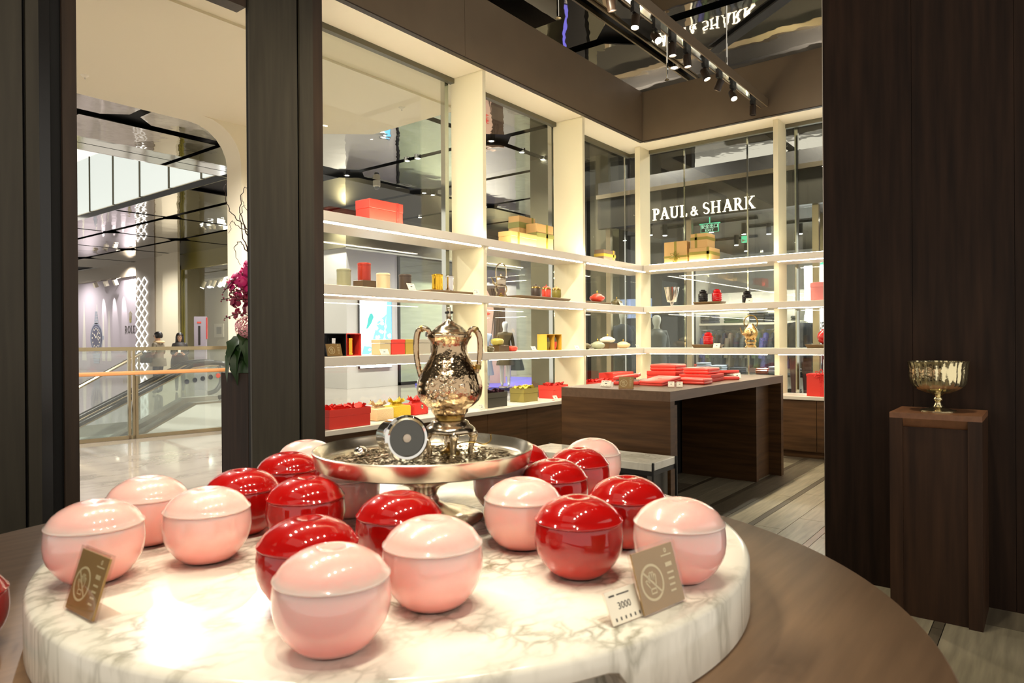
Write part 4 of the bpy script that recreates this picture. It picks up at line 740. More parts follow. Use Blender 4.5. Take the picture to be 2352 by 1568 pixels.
gift('gift_box', 'red gift box with red tissue beside the olive one', 6.741, 7.06, 4.66, .22, z4, .155, 'red', .35, tissue='redfab')
gift('gift_box', 'low red gift box behind the dark counter', 7.42, 7.98, 4.58, .2, z4, .16, 'red', .35, tissue='redfab')
gift('gift_box', 'taller red lidded gift box in the shelf corner behind the counter', 8.05, 8.62, 4.60, .22, z4, .25, 'red', .3)
price_card('white price card at the first fin on the bottom shelf', (5.27, 4.505, z4+.0005), 0, .08, .06); price_card('white price card before the red box on the bottom shelf', (6.60, 4.52, z4+.0005), 0, .08, .06)
# end wall shelves
t = thing('silver_cup', 'tall fluted silver cup on a small foot, end wall second shelf', 'cup', (8.86, 4.13, z2+.001))
obj('cup', lathe([(0, .055), (.03, .055), (.06, .06), (.066, .075), (.1, .25), (.103, .262), (.098, .262), (.06, .085), (0, .08)], 48, cap=False, flute=.012, nf=12), 'silverm', t, ang=60); obj('foot', lathe([(0, 0), (.04, 0), (.04, .006), (.018, .018), (.02, .028), (.026, .036), (.018, .046), (.028, .056), (0, .056)], 24, cap=False), 'silverm', t, ang=60)
def trayy(label, y1, y0, z, h, m='tray'): return tray(label, 8.76-(y1-y0)/2+.1, 8.76+(y1-y0)/2+.1, (y0+y1)/2-.1, .2, z, h, m, pi/2)
def ginger(label, y, z, s, m, group='ribbed square jars on the end wall'):
    t = thing('ribbed_jar', label, 'jar', (8.86, y, z+.0005), .5, group)
    obj('body', join(rbox(s, s, .118, .014, 2, 0, 0, 0), *[rbox(s+.004, s+.004, .010, .004, 1, 0, 0, .02+.026*k) for k in range(4)]), m, t, ang=40)
    l = obj('lid', join(rbox(s*.78, s*.78, .03, .008, 2, 0, 0, .121)), m, t, ang=40); obj('lid_ribs', join(*[xf(cbox(s*.5, .012, .012), (0, s*(.08*k-.16), .152)) for k in range(5)]), m, l, ang=40); obj('neck', rbox(s*.7, s*.7, .008, .002, 1, 0, 0, .116), m, t)
trayy('brown tray under the black and red ribbed jars, second shelf', 3.787, 3.395, z2, .04); ginger('black ribbed square jar on the brown tray', 3.68, z2+.04, .115, 'black'); ginger('red ribbed square jar on the second shelf tray', 3.49, z2+.04, .118, 'redgl')
ginger('black ribbed square jar alone behind a price card', 3.09, z2, .105, 'black'); price_card('white price card before the lone black jar', (8.73, 3.02, z2+.0005), -pi/2, .09, .065)
t = thing('round_hat_box', 'pink round lidded box at the edge of the wood partition', 'box', (8.88, 2.185, z2+.001)); obj('body', lathe([(0, 0), (.128, 0), (.128, .16), (0, .16)], 48, cap=False), 'pinkbox', t); obj('lid', lathe([(0, .161), (.132, .161), (.132, .215), (.128, .218), (0, .218)], 48, cap=False), 'pinkbox', t)
trayy('brown tray under the red ribbed jar, third shelf', 3.81, 3.428, z3, .045); ginger('red ribbed square jar on the third shelf tray', 3.615, z3+.045, .122, 'redgl'); price_card('white price card before the red jar on the third shelf', (8.73, 3.45, z3+.0005), -pi/2, .09, .065)
t = thing('gold_kettle', 'old gilt kettle with hoop handle on a curled stand', 'kettle', (8.88, 3.05, z3+.001), .25)
gm = mat('gilt silver', '#d3b27c', .16, 1, bump=.4, bscale=40)
obj('body', lathe([(0, .10), (.04, .10), (.07, .125), (.088, .17), (.09, .2), (.078, .24), (.055, .27), (.05, .285), (.038, .295), (.036, .31), (0, .312)], 40, cap=False), gm, t, ang=60)
obj('spout', tube(smooth_path([(0, .075, .17), (0, .105, .19), (0, .118, .23), (0, .13, .262)], 4), [.016-.0008*i for i in range(13)], 10), gm, t)
obj('handle', tube(smooth_path([(0, .07, .275), (0, .082, .33), (0, .06, .39), (0, .02, .415), (0, -.02, .415), (0, -.06, .39), (0, -.082, .33), (0, -.07, .275)], 4), .007, 8), 'brass', t)
for a in range(4): obj('leg', tube(smooth_path([(.05, 0, .11), (.085, 0, .09), (.06, 0, .05), (.088, 0, .004)], 5), [.008]*16, 8), gm, t, rot=(0, 0, pi/4+a*pi/2))
obj('stand_ring', lathe([(.055, .05), (.066, .055), (.066, .075), (.055, .08)], 28, cap=False), gm, t); obj('burner', lathe([(0, .004), (.035, .004), (.04, .03), (.02, .042), (0, .045)], 20, cap=False), gm, t, ang=60)
trayy('brown tray under the round red vase', 2.36, 2.02, z3, .045); t = thing('round_vase', 'round glossy red vase at the edge of the wood partition', 'vase', (8.86, 2.14, z3+.0455)); obj('body', lathe([(0, 0), (.04, 0), (.085, .035), (.1, .09), (.085, .14), (.05, .165), (.05, .172), (0, .172)], 40, cap=False), 'redgl', t, ang=60); obj('mouth', lathe([(.044, .172), (.054, .174), (.05, .185), (.04, .185)], 28, cap=False), 'redgl', t)
rgift('gift_box', 'tall red gift box with a ribbon, bottom shelf by the partition', 2.34, 2.0, 8.76, .26, z4, .255, 'red', .0, (0.0,), 'redfab', bow=(0, .255))

# red leather cases on the counter
def case(label, x, y, sx, sy, h, z=CZ, rz=0, rx=0, slab=False, ry=0):
    t = thing('leather_case', label, 'box', (x, y, z+.0008), rz, 'red leather cases on the dark counter'); t.rotation_euler = (rx, ry, rz)
    r_ = .004 if slab else min(.018, h*.42)
    if slab: obj('base', rbox(sx, sy, h*.48, r_, 2), 'red', t, ang=50); obj('lid', rbox(sx+.003, sy+.003, h*.51, r_, 2, 0, 0, h*.485), 'red', t, ang=50)
    else: obj('base', rbox(sx, sy, h*.56, h*.26, 4), 'redl', t, ang=60); obj('lid', rbox(sx, sy, h*.6, h*.29, 4, 0, 0, h*.4), 'redl', t, ang=60)
    if not slab: obj('emblem', lathe([(0, h*.99), (.02, h*.99), (.018, h+.002), (0, h+.002)], 16, cap=False), 'redl', t)
    return t
case('flat red case propped at a slant at the front of the counter', 5.47, 2.66, .30, .235, .042, CZ+.014, -.15, 0, False, -.13)
case('plump red case lying flat nearest the counter edge', 5.74, 2.47, .21, .26, .052, CZ, .04)
case('square edged red box under the right case', 6.17, 2.58, .34, .30, .068, CZ, .03, 0, True); case('red case lying on the right square edged box', 6.18, 2.585, .27, .25, .056, CZ+.07, -.02)
case('square edged red box under the upper left case', 6.28, 2.97, .32, .30, .085, CZ, 0, 0, True); case('topmost red case, on the left square edged box', 6.28, 2.97, .27, .27, .062, CZ+.087, .03)
case('small flat red box at the far right of the counter', 6.75, 2.75, .25, .3, .055, CZ, 0, 0, True)
def opencase(label, x, y, rz):
    t = thing('open_case', label, 'box', (x, y, CZ+.0008), rz, 'open red cases with white lining'); obj('base', rbox(.26, .22, .03, .008, 2), 'redl', t); obj('lining', rbox(.235, .195, .006, .002, 1, 0, 0, .029), 'card', t)
    obj('lid', xf(rbox(.26, .22, .028, .008, 2), (0, .002, .052), (-.13, 0, 0)), 'redl', t)
opencase('open red case with white lining, left on the counter', 5.42, 2.95, .4); opencase('open red case with white lining, right on the counter', 6.52, 2.52, -.8)
CG = 'price cards on the dark counter'
price_card('pair of white price cards at the counter front, left one', (5.245, 2.455, CZ+.0008), -1.15, .05, .048, CG); price_card('pair of white price cards at the counter front, right one', (5.275, 2.395, CZ+.0008), -1.15, .05, .048, CG)
price_card('white price card at the far right of the counter', (6.72, 2.44, CZ+.0008), -.9, .07, .06, CG); price_card('white price card behind the gold notice on the counter', (5.0, 2.93, CZ+.0008), -1.5, .09, .055, CG)

# ------------------------------------------------------------------ hall: balustrade, escalator, flowers
t = thing('glass_balustrade', 'glass balustrade with champagne steel frame and orange wood handrail', 'railing', (3.3, 11.135, 0), math.atan2(-.50, 3.55))
LB = 3.58
for a, b in ((.0, 1.32), (1.40, LB)): obj('pane', box(a, -.006, .05, b, .006, 1.33), 'balu', t, ang=0)
obj('cap_rail', box(0, -.03, 1.33, LB, .03, 1.385), 'steelw', t, ang=0); obj('bottom_channel', box(0, -.03, 0, LB, .03, .055), 'steelw', t, ang=0)
for a in (1.315, 1.375, 1.41): obj('post', box(a, -.03 if a < 1.4 else -.05, .0, a+.035, .03 if a < 1.4 else -.03, 1.33 if a < 1.4 else .95), 'steelw', t, ang=0)
h = obj('handrail', rbox(LB, .05, .06, .015, 2, LB/2, -.09, .965), 'orangew', t)
for k in range(5): obj('bracket', box(.2+.8*k, -.08, .97, .22+.8*k, -.02, .985), 'steelw', h, ang=0)
t = thing('escalator', 'escalator with black rubber handrails going down behind the balustrade', 'escalator', (6.7, 11.6, 0))
for yy, sh, nm_ in ((0, 0, 'n'), (1.15, .42, 'f')):
    hp_ = [(-.30+sh, .47), (-.14+sh, .52), (-.04+sh, .68), (-.05+sh, .90), (-.16+sh, 1.04), (-.36+sh, 1.085), (-.75+sh, 1.06), (-.95+sh, .97), (-1.6+sh, .66), (-3.9+sh, -.42)]
    pp = smooth_path([(x, yy, z) for x, z in hp_], 5); obj('handrail', tube(pp, .043, 10), 'rubber', t, ang=60)
    obj('handrail_guide', tube([p-Vector((0, 0, .045)) if p.x < -.3+sh else p+Vector((-.04, 0, 0)) for p in pp[14:]], .022, 8), 'steelw', t)
    gl = [(-.2+sh, .42), (-.07+sh, .7), (-.1+sh, .95), (-.36+sh, 1.05), (-.75+sh, 1.02), (-.95+sh, .93), (-3.9+sh, -.46), (-3.9+sh, -1.1), (-1.1+sh, .25), (-.8+sh, .40)]
    V, F = prism(gl, -.006, .006); obj('glass_panel', ([(x, yy-z, y) for x, y, z in V], F), 'balu', t, ang=0)
    dk = [(.3, .42), (-.8+sh, .42), (-1.1+sh, .27), (-3.9+sh, -1.08), (-3.9+sh, -1.3), (-1.1+sh, .05), (-.8+sh, .16), (.3, .16)]
    V, F = prism(dk, -.13, .13); obj('deck', ([(x, yy-z, y) for x, y, z in V], F), 'steel', t, ang=20)
cl = [(.2, .39), (-.78, .39), (-1.1, .24), (-3.9, -1.12), (-3.9, -2.6), (.2, -2.6)]
V, F = prism(cl, .14, .15); obj('cladding', ([(x, -z, y) for x, y, z in V], F), 'whitec', t, ang=0)
obj('steps', join(*[box(-.9-.4*k, .13, .1-.22*k-.4, -.5-.4*k, 1.02, .1-.22*k) for k in range(7)]), 'steel', t, ang=0)
for k in range(5): obj('safety_decal', xf(thick(join(([(0, 0, 0)] + [(x, y, 0) for x, y in arc(0, 0, .042, .042, 0, 360, 20)[:-1]], [(0, i, i % 20+1) for i in range(1, 21)])), .002), (-.62-.14*k+.3, -.012, .86-.02*k), (pi/2, 0, 0)), 'cloth1' if k else 'coral', t, ang=0)
solo('guard_rail', join(tube([(4.6, 13.45, .55), (5.9, 13.45, 1.25)], .035, 8), tube([(4.65, 13.45, 0), (4.65, 13.45, .57)], .02, 6), tube([(5.85, 13.45, 0), (5.85, 13.45, 1.22)], .02, 6)), 'steelw', 'pale steel slanted rail behind the escalator', 'railing')

plinth('flower_plinth', 'tall dark wood plinth under the flower arrangement', 3.12, 3.55, 5.2, .42, 0, 1.19, 'wood')
t = thing('flower_arrangement', 'arrangement of magenta orchids, pink hydrangea and twigs behind the dark pillar', 'flowers', (3.30, 5.40, 1.192))
obj('pot', lathe([(0, 0), (.1, 0), (.13, .1), (.12, .2), (0, .2)], 28, cap=False), 'black', t)
def leafmesh(L_, w_):
    V, F = [], []; n = 9
    for i in range(n+1):
        u = i/n; ww = w_*(sin(pi*min(1, u*.97+.03))**.7)*(1-.35*u)*(1+.09*(-1)**i)
        for k in (-1, -.5, 0, .5, 1): V.append((L_*u, ww*k, .05*sin(pi*u)+.07*abs(k)*ww/w_ - .16*u*u))
    for i in range(n):
        for k in range(4): a = i*5+k; F.append((a, a+1, a+6, a+5))
    return mesh('leaf', (V, F), 60)
lm = leafmesh(.36, .12); lm.materials.append(M['leaf'])
for a, el, dx, dz in ((R(190), .7, -.02, .30), (R(225), 1.0, 0, .30), (R(250), 1.1, .03, .26), (R(205), 1.25, -.04, .30), (R(165), .55, 0, .24), (R(280), 1.0, .06, .3), (R(235), .6, -.02, .34), (R(215), .9, -.05, .2)):
    obj('leaf', lm, None, t, (dx, 0, dz), (0, el, a))
pm = []
def petal(L_, w_): return [(0, 0, 0), (L_*.4, w_*.7, .012), (L_*.8, w_, .004), (L_, .3*w_, -.006), (L_, -.3*w_, -.006), (L_*.8, -w_, .004), (L_*.4, -w_*.7, .012), (L_*.55, 0, .018)], [(0, 1, 7), (1, 2, 7), (2, 3, 7), (3, 4, 7), (4, 5, 7), (5, 6, 7), (6, 0, 7)]
fm = [mesh('orchid_flower', join(*[xf(petal(.062, .029), rot=(0, .5, 2*pi*k/5)) for k in range(5)], lathe([(0, 0), (.008, .004), (.006, .018), (0, .02)], 8)), 60) for _ in range(2)]
fm[0].materials.append(M['orchid']); fm[1].materials.append(M['orchidd'])
hz = [1.05, .98, .93, .88, .86, .82, .78, .76, .73, .70, .66, .62, .92, .84, .79, .72, .68, .60, .58, .64, .56, .54, .88, .75, .5, .9, .85, .8, .77, .74, .71, .69, .65, .61, .57, .95, .83, .67]
for k, z in enumerate(hz):
    a = R(random.uniform(150, 275)); r_ = random.uniform(.06, .21) if z < .9 else random.uniform(.02, .1)
    o = obj('orchid_flower', fm[0 if z > .66 else 1], None, t, (r_*cos(a), r_*sin(a), z), (random.uniform(-.4, .4), 1.3, a))
o = obj('orchid_flower', mesh('orchid_flower', fm and join(*[xf(petal(.06, .03), rot=(0, .4, 2*pi*k/5)) for k in range(5)]), 60), 'palep', t, (-.10, -.12, .54), (0, 1.2, R(215)))
V, F = [], []
for k in range(520):
    a = random.random()*6.3; b = math.acos(random.uniform(-1, 1)); r_ = random.uniform(.098, .112)
    V, F = join((V, F), xf(([(0, 0, .004), (.011, .002, .001), (.002, .011, .001), (-.011, -.002, .001), (-.002, -.011, .001)], [(0, 1, 2), (0, 2, 3), (0, 3, 4), (0, 4, 1)]), (r_*sin(b)*cos(a), r_*sin(b)*sin(a), r_*cos(b)*.9), (0, b, a)))
tag(obj('hydrangea_head', (V, F), 'hydr', t, (-.10, -.08, .38), ang=0), kind='stuff')
for (z, a, L_, dz) in ((.80, 185, .30, -.14), (.74, 192, .26, -.08), (.68, 200, .30, -.03), (.62, 195, .36, -.02), (.60, 205, .24, .0), (.48, 197, .34, -.03)):
    c_, s_ = cos(R(a)), sin(R(a)); pth = smooth_path([(.05*c_, .05*s_, z), (L_*.5*c_, L_*.5*s_, z+.015), (L_*c_, L_*s_, z+dz)], 5)
    o = obj('bud_stem', tube(pth, .004, 6), 'twig', t)
    for k, p in enumerate(pth[3:]): obj('bud', xf(lathe([(0, -1), (.7, -.6), (1, 0), (.7, .6), (0, 1)], 8, cap=False), p+Vector((0, 0, .012*(-1)**k)), s=.017-.0014*k), 'bud', o, ang=60)
for pts in ([(0, 0, .9), (-.05, 0, 1.15), (-.13, -.02, 1.35), (-.11, -.02, 1.52), (-.05, 0, 1.58), (.05, .02, 1.57)], [(0, 0, .9), (-.06, -.02, 1.2), (-.16, -.03, 1.28), (-.25, -.05, 1.36), (-.29, -.06, 1.48), (-.28, -.06, 1.6)], [(0, 0, .95), (-.08, 0, 1.1), (-.12, 0, 1.3), (-.09, 0, 1.42), (-.11, 0, 1.5)],
            [(.02, 0, .8), (-.07, -.02, 1.02), (-.15, -.03, 1.1), (-.19, -.03, 1.02), (-.14, -.03, .9)], [(.02, 0, .9), (-.02, 0, 1.1), (-.06, .0, 1.2), (-.14, -.02, 1.22), (-.22, -.04, 1.26), (-.24, -.04, 1.16)], [(.02, 0, .9), (0, 0, 1.2), (-.04, 0, 1.33), (-.08, 0, 1.42)]):
    pth = smooth_path(pts, 5); n_ = len(pth); obj('twig', tube([p+Vector((.008*sin(i*1.7), .006*cos(i*2.3), .006*sin(i*2.9))) for i, p in enumerate(pth)], [.0055-.004*i/n_ for i in range(n_)], 6), 'twig', t)

# ------------------------------------------------------------------ far hall: poster wall, lattice light, gallery, people
fwl = struct('wall_far', box(15.36, 33, 0, 15.8, 46, 5.5), 'greywall', 'far grey wall of the hall with the watch poster')
struct('trim_4', box(15.2, 34.5, 4.72, 15.36, 46, 5.4), 'taupe', 'grey header over the watch poster', ang=0)
struct('pillar', join(box(14.9, 32.6, 0, 15.0, 34.5, 5.4)), 'taupe', 'taupe pilaster carrying the lattice light', ang=0)
struct('wall_side', join(box(14.95, 31.4, 0, 15.05, 32.6, 5.4), box(14.7, 30.0, 0, 14.8, 31.4, 5.4)), 'beigew', 'beige stepped wall right of the lattice light', ang=0)
FACE_NX = (pi/2, 0, -pi/2)
t = thing('watch_poster', 'large lilac advertising poster showing a blue dialled wrist watch', 'poster', (15.34, 39, 0))
obj('sheet', box(-.02, -4.4, .0, .01, 5, 4.715), 'poster', t, ang=0)
def onp(p, y, z, d=.022): return xf(p, (-d, y, z), FACE_NX)
wy, wz = 1.2, 1.72
def disc(r_, d=.006, n=40): return thick(([(r_*cos(2*pi*i/n), r_*sin(2*pi*i/n), 0) for i in range(n)], [tuple(range(n))]), d)
w = obj('watch_print', onp(join(disc(.80), *[thick(q((-.27+.03*k, .74+.14*k), (.27-.03*k, .74+.14*k), (.25-.03*k, .85+.14*k), (-.25+.03*k, .85+.14*k)), .006) for k in range(5)], *[thick(q((-.5+.05*k, -.95-.14*k), (.5-.05*k, -.95-.14*k), (.52-.05*k, -.83-.14*k), (-.52+.05*k, -.83-.14*k)), .006) for k in range(4)], thick(q((.78, -.1), (.95, -.1), (.95, .1), (.78, .1)), .006)), wy, wz), 'bezelm', t, ang=0)
obj('bezel_print', onp(disc(.72), wy, wz, .029), 'dial', w, ang=0); obj('ring_print', onp(thick(strip(arc(0, 0, .60, .60, 0, 360, 48), .035), .004), wy, wz, .034), 'bezelm', w, ang=0)
obj('marker_print', onp(join(*[thick(strip([(.44*cos(R(a)), .44*sin(R(a))), (.53*cos(R(a)), .53*sin(R(a)))], .075), .004) for a in range(0, 360, 30)], thick(strip([(0, 0), (.3, .34)], .045), .004), thick(strip([(0, 0), (-.27, .2)], .06), .004), thick(strip(arc(.3, -.02, .08, .1, 0, 360, 16), .03), .004)), wy, wz, .037), 'card', w, ang=0)
ls, wd = word('ROLEX', .36, .008); 
for ch, V, F in ls: obj('letter', onp((V, F), -2.26, 1.93), 'ink', t, ang=0)
obj('crown_emblem', onp(thick(join(q((-.09, 0), (.09, 0), (.11, .12), (-.11, .12)), *[join(q((-.1+.05*k-.015, .12), (-.1+.05*k+.015, .12), ((-.16+.08*k)+.008, .42+.05*(2-abs(k-2))), ((-.16+.08*k)-.008, .42+.05*(2-abs(k-2)))), ([((-.16+.08*k)+.028*cos(2*pi*i/10), .44+.05*(2-abs(k-2))+.028*sin(2*pi*i/10), 0) for i in range(10)], [tuple(range(10))])) for k in range(5)]), .006), -2.9, 2.45), 'goldside', t, ang=0)
obj('caption', onp(join(*[thick(strip([(.0+.28*k, 0), (.17+.28*k, 0)], .12), .004) for k in range(5)], *[thick(strip([(-.35+.3*k, -.55), (-.15+.3*k, -.55)], .16), .004) for k in range(6)]), -2.35, 1.05), 'taupe', t, ang=0)
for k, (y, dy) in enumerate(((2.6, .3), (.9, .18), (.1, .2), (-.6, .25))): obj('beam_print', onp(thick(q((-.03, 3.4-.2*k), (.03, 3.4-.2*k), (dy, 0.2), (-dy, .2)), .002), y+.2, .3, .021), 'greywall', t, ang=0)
for k, y in enumerate((39.3, 38.0, 36.9)):
    o = thing('poster_spotlight', 'small white spotlight on an arm above the poster, %s from the left' % ('first', 'second', 'third')[k], 'spotlight', (15.0, y, 4.55), 0, 'three poster spotlights')
    obj('arm', tube([(.2, 0, .18), (0, 0, .1)], .02, 6), 'card', o); obj('housing', xf(cbox(.16, .2, .26), (0, 0, -.2), (0, -.35, 0)), 'card', o); lamp('poster_lamp', (15.0, y, 4.26), (15.38, y-.1, 3.0), 160, 30, .5, .04, NEUT)
t = thing('lattice_light', 'white diamond lattice light on the taupe pilaster', 'light', (14.86, 33.85, 0))
dh, dw = .49, .31
for k in range(9):
    for s_ in (0, 1):
        y0, z0 = .31-.62*s_, .12+dh*k
        obj('diamond', join(*[tube([(0, y0+dw*cos(R(a)), z0+dh/2+dh/2*sin(R(a))), (0, y0+dw*cos(R(a+90)), z0+dh/2+dh/2*sin(R(a+90)))], (.024), 5) for a in (0, 90, 180, 270)]), 'lattice', t)
# gallery window and items
gw = struct('window_3', box(15.3, 26, .1, 15.32, 30.75, 4.7), 'pane', 'tall gallery shop window with bronze frame', ang=0)
for b in ((15.22, 30.75, 0, 15.4, 31.15, 4.9), (15.22, 25.5, 4.7, 15.4, 31.15, 5.4)): obj('frame', box(*b), 'goldside', gw, ang=0)
struct('wall_gallery', join(box(17.2, 24, 0, 17.4, 33, 5.4), box(15.8, 32.9, 0, 17.4, 33, 5.4)), 'beigew', 'pale wall inside the gallery shop', ang=0)
lamp('gallery_lamp', (16.2, 28.5, 4.6), (17.1, 28.5, 1.5), 500, 120, .8, .1, NEUT)
for k, (y, z, lb) in enumerate(((31.1, 2.0, 'small white framed sheet on the gallery wall left of the sign pillar'), (28.2, 2.05, 'white framed small picture on the gallery wall right of the sign pillar'))):
    o = thing('framed_picture', lb, 'picture', (17.17, y, z)); obj('frame', box(0, -.42, -.32, .03, .42, .32), 'card', o, ang=0); obj('image', box(-.005, -.26, -.16, .0, .2, .17), 'grey' if k == 0 else 'bezelm', o, ang=0)
for k, y in enumerate((30.7, 30.25, 29.8, 29.35, 28.9)):
    o = thing('gallery_spotlight', 'white track spotlight inside the gallery window, '+nm[k]+' from the left', 'spotlight', (16.3, y, 4.25), 0, 'white gallery spotlights'); obj('housing', xf(cyl(.09, -.32, 0, 12), rot=(.3*(-1)**k, .3, 0)), 'card', o); obj('lens', xf(cyl(.08, -.335, -.321, 12), rot=(.3*(-1)**k, .3, 0)), 'lit', o)
solo('light_bar', cbox(.08, 2.4, .08), 'card', 'white lighting track in the gallery window', 'track', (16.3, 29.7, 4.26))
t = thing('sign_pillar', 'grey sign pillar with a large number one and red edge', 'sign', (10.68, 20.4, 0), -.75)
obj('slab', box(-.17, -.06, 0, .17, .06, 2.23), 'poster', t, ang=0); obj('red_edge', box(.17, -.05, 1.55, .20, .05, 2.2), 'redgl', t, ang=0)
tp = text_prim('1', .85, .006); obj('numeral', xf(tp, (-.02, -.062, 1.62), (pi/2, 0, 0), (.75, 1, 1)), 'ink', t, ang=0); obj('emblem', xf(thick(strip([(-.06, 0), (.06, 0)], .05), .004), (-.02, -.062, 2.05), (pi/2, 0, 0)), 'coral', t, ang=0)

def figure(nodes, edges):                          # one continuous skinned body
    me = bpy.data.meshes.new('b'); me.from_pydata([n[:3] for n in nodes], edges, []); o = bpy.data.objects.new('b', me); COL.objects.link(o)
    md = o.modifiers.new('s', 'SKIN'); md.use_smooth_shade = True
    for v, n in zip(me.skin_vertices[0].data, nodes): v.radius = (n[3], n[4] if len(n) > 4 else n[3])
    me.skin_vertices[0].data[0].use_root = True
    sb = o.modifiers.new('d', 'SUBSURF'); sb.levels = 2; sb.render_levels = 2
    bpy.context.view_layer.update(); out = bpy.data.meshes.new_from_object(o.evaluated_get(bpy.context.evaluated_depsgraph_get()))
    bpy.data.objects.remove(o); bpy.data.meshes.remove(me); out.materials.clear(); out.name = 'body'; return out
def body(h=1.72, arms='down', legs='stand', w=1.0):
    k = h/1.72; N = [(0, 0, .96, .15, .115), (0, .0, 1.14, .135, .10), (0, 0, 1.33, .165, .11), (0, .01, 1.45, .085, .07), (0, 0, 1.50, .055, .055), (0, -.015, 1.565, .066, .075), (0, -.02, 1.635, .078, .092), (0, -.01, 1.695, .055, .065)]
    E = [(i, i+1) for i in range(7)]
    for s in (-1, 1):
        b = len(N)
        if arms == 'phone': A = [(.17*s, 0, 1.40, .06), (.225*s, .02, 1.14, .047), (.12*s, -.24, 1.10, .034), (.07*s, -.30, 1.14, .03)]
        elif arms == 'bent': A = [(.17*s, 0, 1.40, .06), (.25*s, .03, 1.14, .047), (.17*s, -.12, .96, .034), (.13*s, -.18, .93, .026)]
        else: A = [(.17*s, 0, 1.40, .06), (.215*s, .02, 1.12, .046), (.225*s, -.02, .87, .034), (.222*s, -.035, .79, .026)]
        N += A; E += [(2, b), (b, b+1), (b+1, b+2), (b+2, b+3)]; b = len(N)
        d = {'stand': 0, 'walk': .28*s}[legs]
        N += [(.085*s, 0, .88, .1), (.092*s, -.5*d-.02, .50, .066), (.09*s, -d*.9+.02, .10, .046), (.09*s, -d*.9-.12, .035, .036)]; E += [(0, b), (b, b+1), (b+1, b+2), (b+2, b+3)]
    return figure([(x*k*w, y*k, z*k, *[r_*k*w for r_ in rr]) for x, y, z, *rr in N], E)
def paint(me, fn, mats):
    for m in mats: me.materials.append(M[m])
    for p in me.polygons: p.material_index = fn(p.center)
def fingers(side, wx, wy_, wz_, d):                 # five unequal bent fingers fanned from the palm
    return join(*[tube([(wx+(k-1.5)*.013, wy_, wz_), (wx+(k-1.5)*.016, wy_+d[1]*.04, wz_+d[2]*.04), (wx+(k-1.5)*.016, wy_+d[1]*.07*L_, wz_+d[2]*.075*L_-.008)], .0075, 6) for k, L_ in enumerate((.85, 1, 1.05, .9))], tube([(wx-side*.022, wy_, wz_), (wx-side*.04, wy_+d[1]*.02-.01, wz_+d[2]*.03), (wx-side*.03, wy_+d[1]*.045-.015, wz_+d[2]*.05)], .009, 6))
def face_bits(t, k, hair='short', glasses=True, tilt=0.0):
    hx_ = lambda p: xf(p, s=k)
    obj('nose', hx_(lathe([(0, .03), (.012, .0), (.006, -.006), (0, -.008)], 8)), 'skin', t, (0, -.108*k, 1.60*k), ang=60)
    for s in (-1, 1):
        obj('ear', xf(lathe([(0, -.008), (.026, -.004), (.026, .004), (0, .008)], 12, cap=False), rot=(0, pi/2, 0), s=k), 'skin', t, (.081*k*s, .0, 1.61*k), ang=60)
        obj('eye', xf(lathe([(0, -.011), (.009, -.005), (.009, .005), (0, .011)], 8, cap=False), s=k), 'card', t, (.03*k*s, -.092*k, 1.635*k), ang=60)
    obj('mouth', xf(lathe([(0, -.02), (.006, 0), (0, .02)], 6, cap=False), rot=(0, pi/2, 0), s=k), 'peach', t, (0, -.095*k, 1.555*k))
    V, F = lathe([(.0, .115), (.05, .11), (.085, .08), (.102, .03), (.104, -.02), (.098, -.05), (.08, -.07)], 24)
    V = [(x, y*1.12+.012, z if y > -.03 else max(z, .03+.25*abs(x))) for x, y, z in V]; obj('hair', xf((V, F), s=k), 'hair', t, (0, 0, 1.645*k), ang=60)
    if hair == 'long':
        V, F = lathe([(.075, .06), (.108, .0), (.112, -.12), (.12, -.26), (.10, -.36), (.0, -.38)], 24); V = [(x*1.05, (y*1.0+.03) if y > -.02 else max(y*.5, -.045)*1+.0, z) for x, y, z in V]; obj('long_hair', xf((V, F), s=k), 'hair', t, (0, .0, 1.645*k), ang=60)
    if glasses: obj('glasses', join(*[xf(tube([(.026*cos(R(a)), 0, .02*sin(R(a))) for a in range(0, 361, 30)], .003, 5), (.034*s, -.103, 0)) for s in (-1, 1)], *[tube([(.06*s, -.1, .005), (.085*s, 0, .005)], .003, 5) for s in (-1, 1)], tube([(-.01, -.105, .003), (.01, -.105, .003)], .003, 5)), 'ink', t, (0, 0, 1.632*k))
# man in khaki hooded jacket, side on, looking down
t = thing('person', 'man in a khaki hooded jacket with glasses and a shoulder bag, beyond the escalator', 'person', (9.18, 19.9, 0), R(212))
me = body(1.72, 'phone', w=1.08); paint(me, lambda c: 0 if c.z > 1.475 or (c.y < -.22 and c.z > 1) else (1 if c.z > .84 else 2), ('skin', 'cloth3', 'cloth1')); obj('body', me, None, t)
face_bits(t, 1.0); obj('hood', xf(lathe([(.07, 0), (.13, .0), (.15, .035), (.12, .07), (.08, .05)], 24, cap=False), (0, .03, 1.43)), 'beigef', t, ang=60); obj('fingers', join(fingers(1, .07, -.32, 1.14, (0, -.7, .5)), fingers(-1, -.07, -.32, 1.14, (0, -.7, .5))), 'skin', t)
obj('jacket_skirt', lathe([(.215, .78), (.22, .82), (.20, 1.0), (.0, 1.0)], 24, cap=False), 'cloth3', t, ang=60)
b_ = thing('shoulder_bag', 'dark grey shoulder bag carried by the man in khaki', 'bag', (8.90, 19.98, .88), R(212)); obj('pouch', rbox(.16, .34, .3, .04, 3), 'cloth2', b_); obj('strap', tube(smooth_path([(0, -.12, .29), (.02, -.06, .36), (.03, .0, .38), (.02, .06, .36), (0, .12, .29)], 4), .012, 6), 'cloth2', b_)
t = thing('person', 'woman with long black hair in a black coat, head bowed, right of the man', 'person', (10.04, 20.4, 0), R(-28))
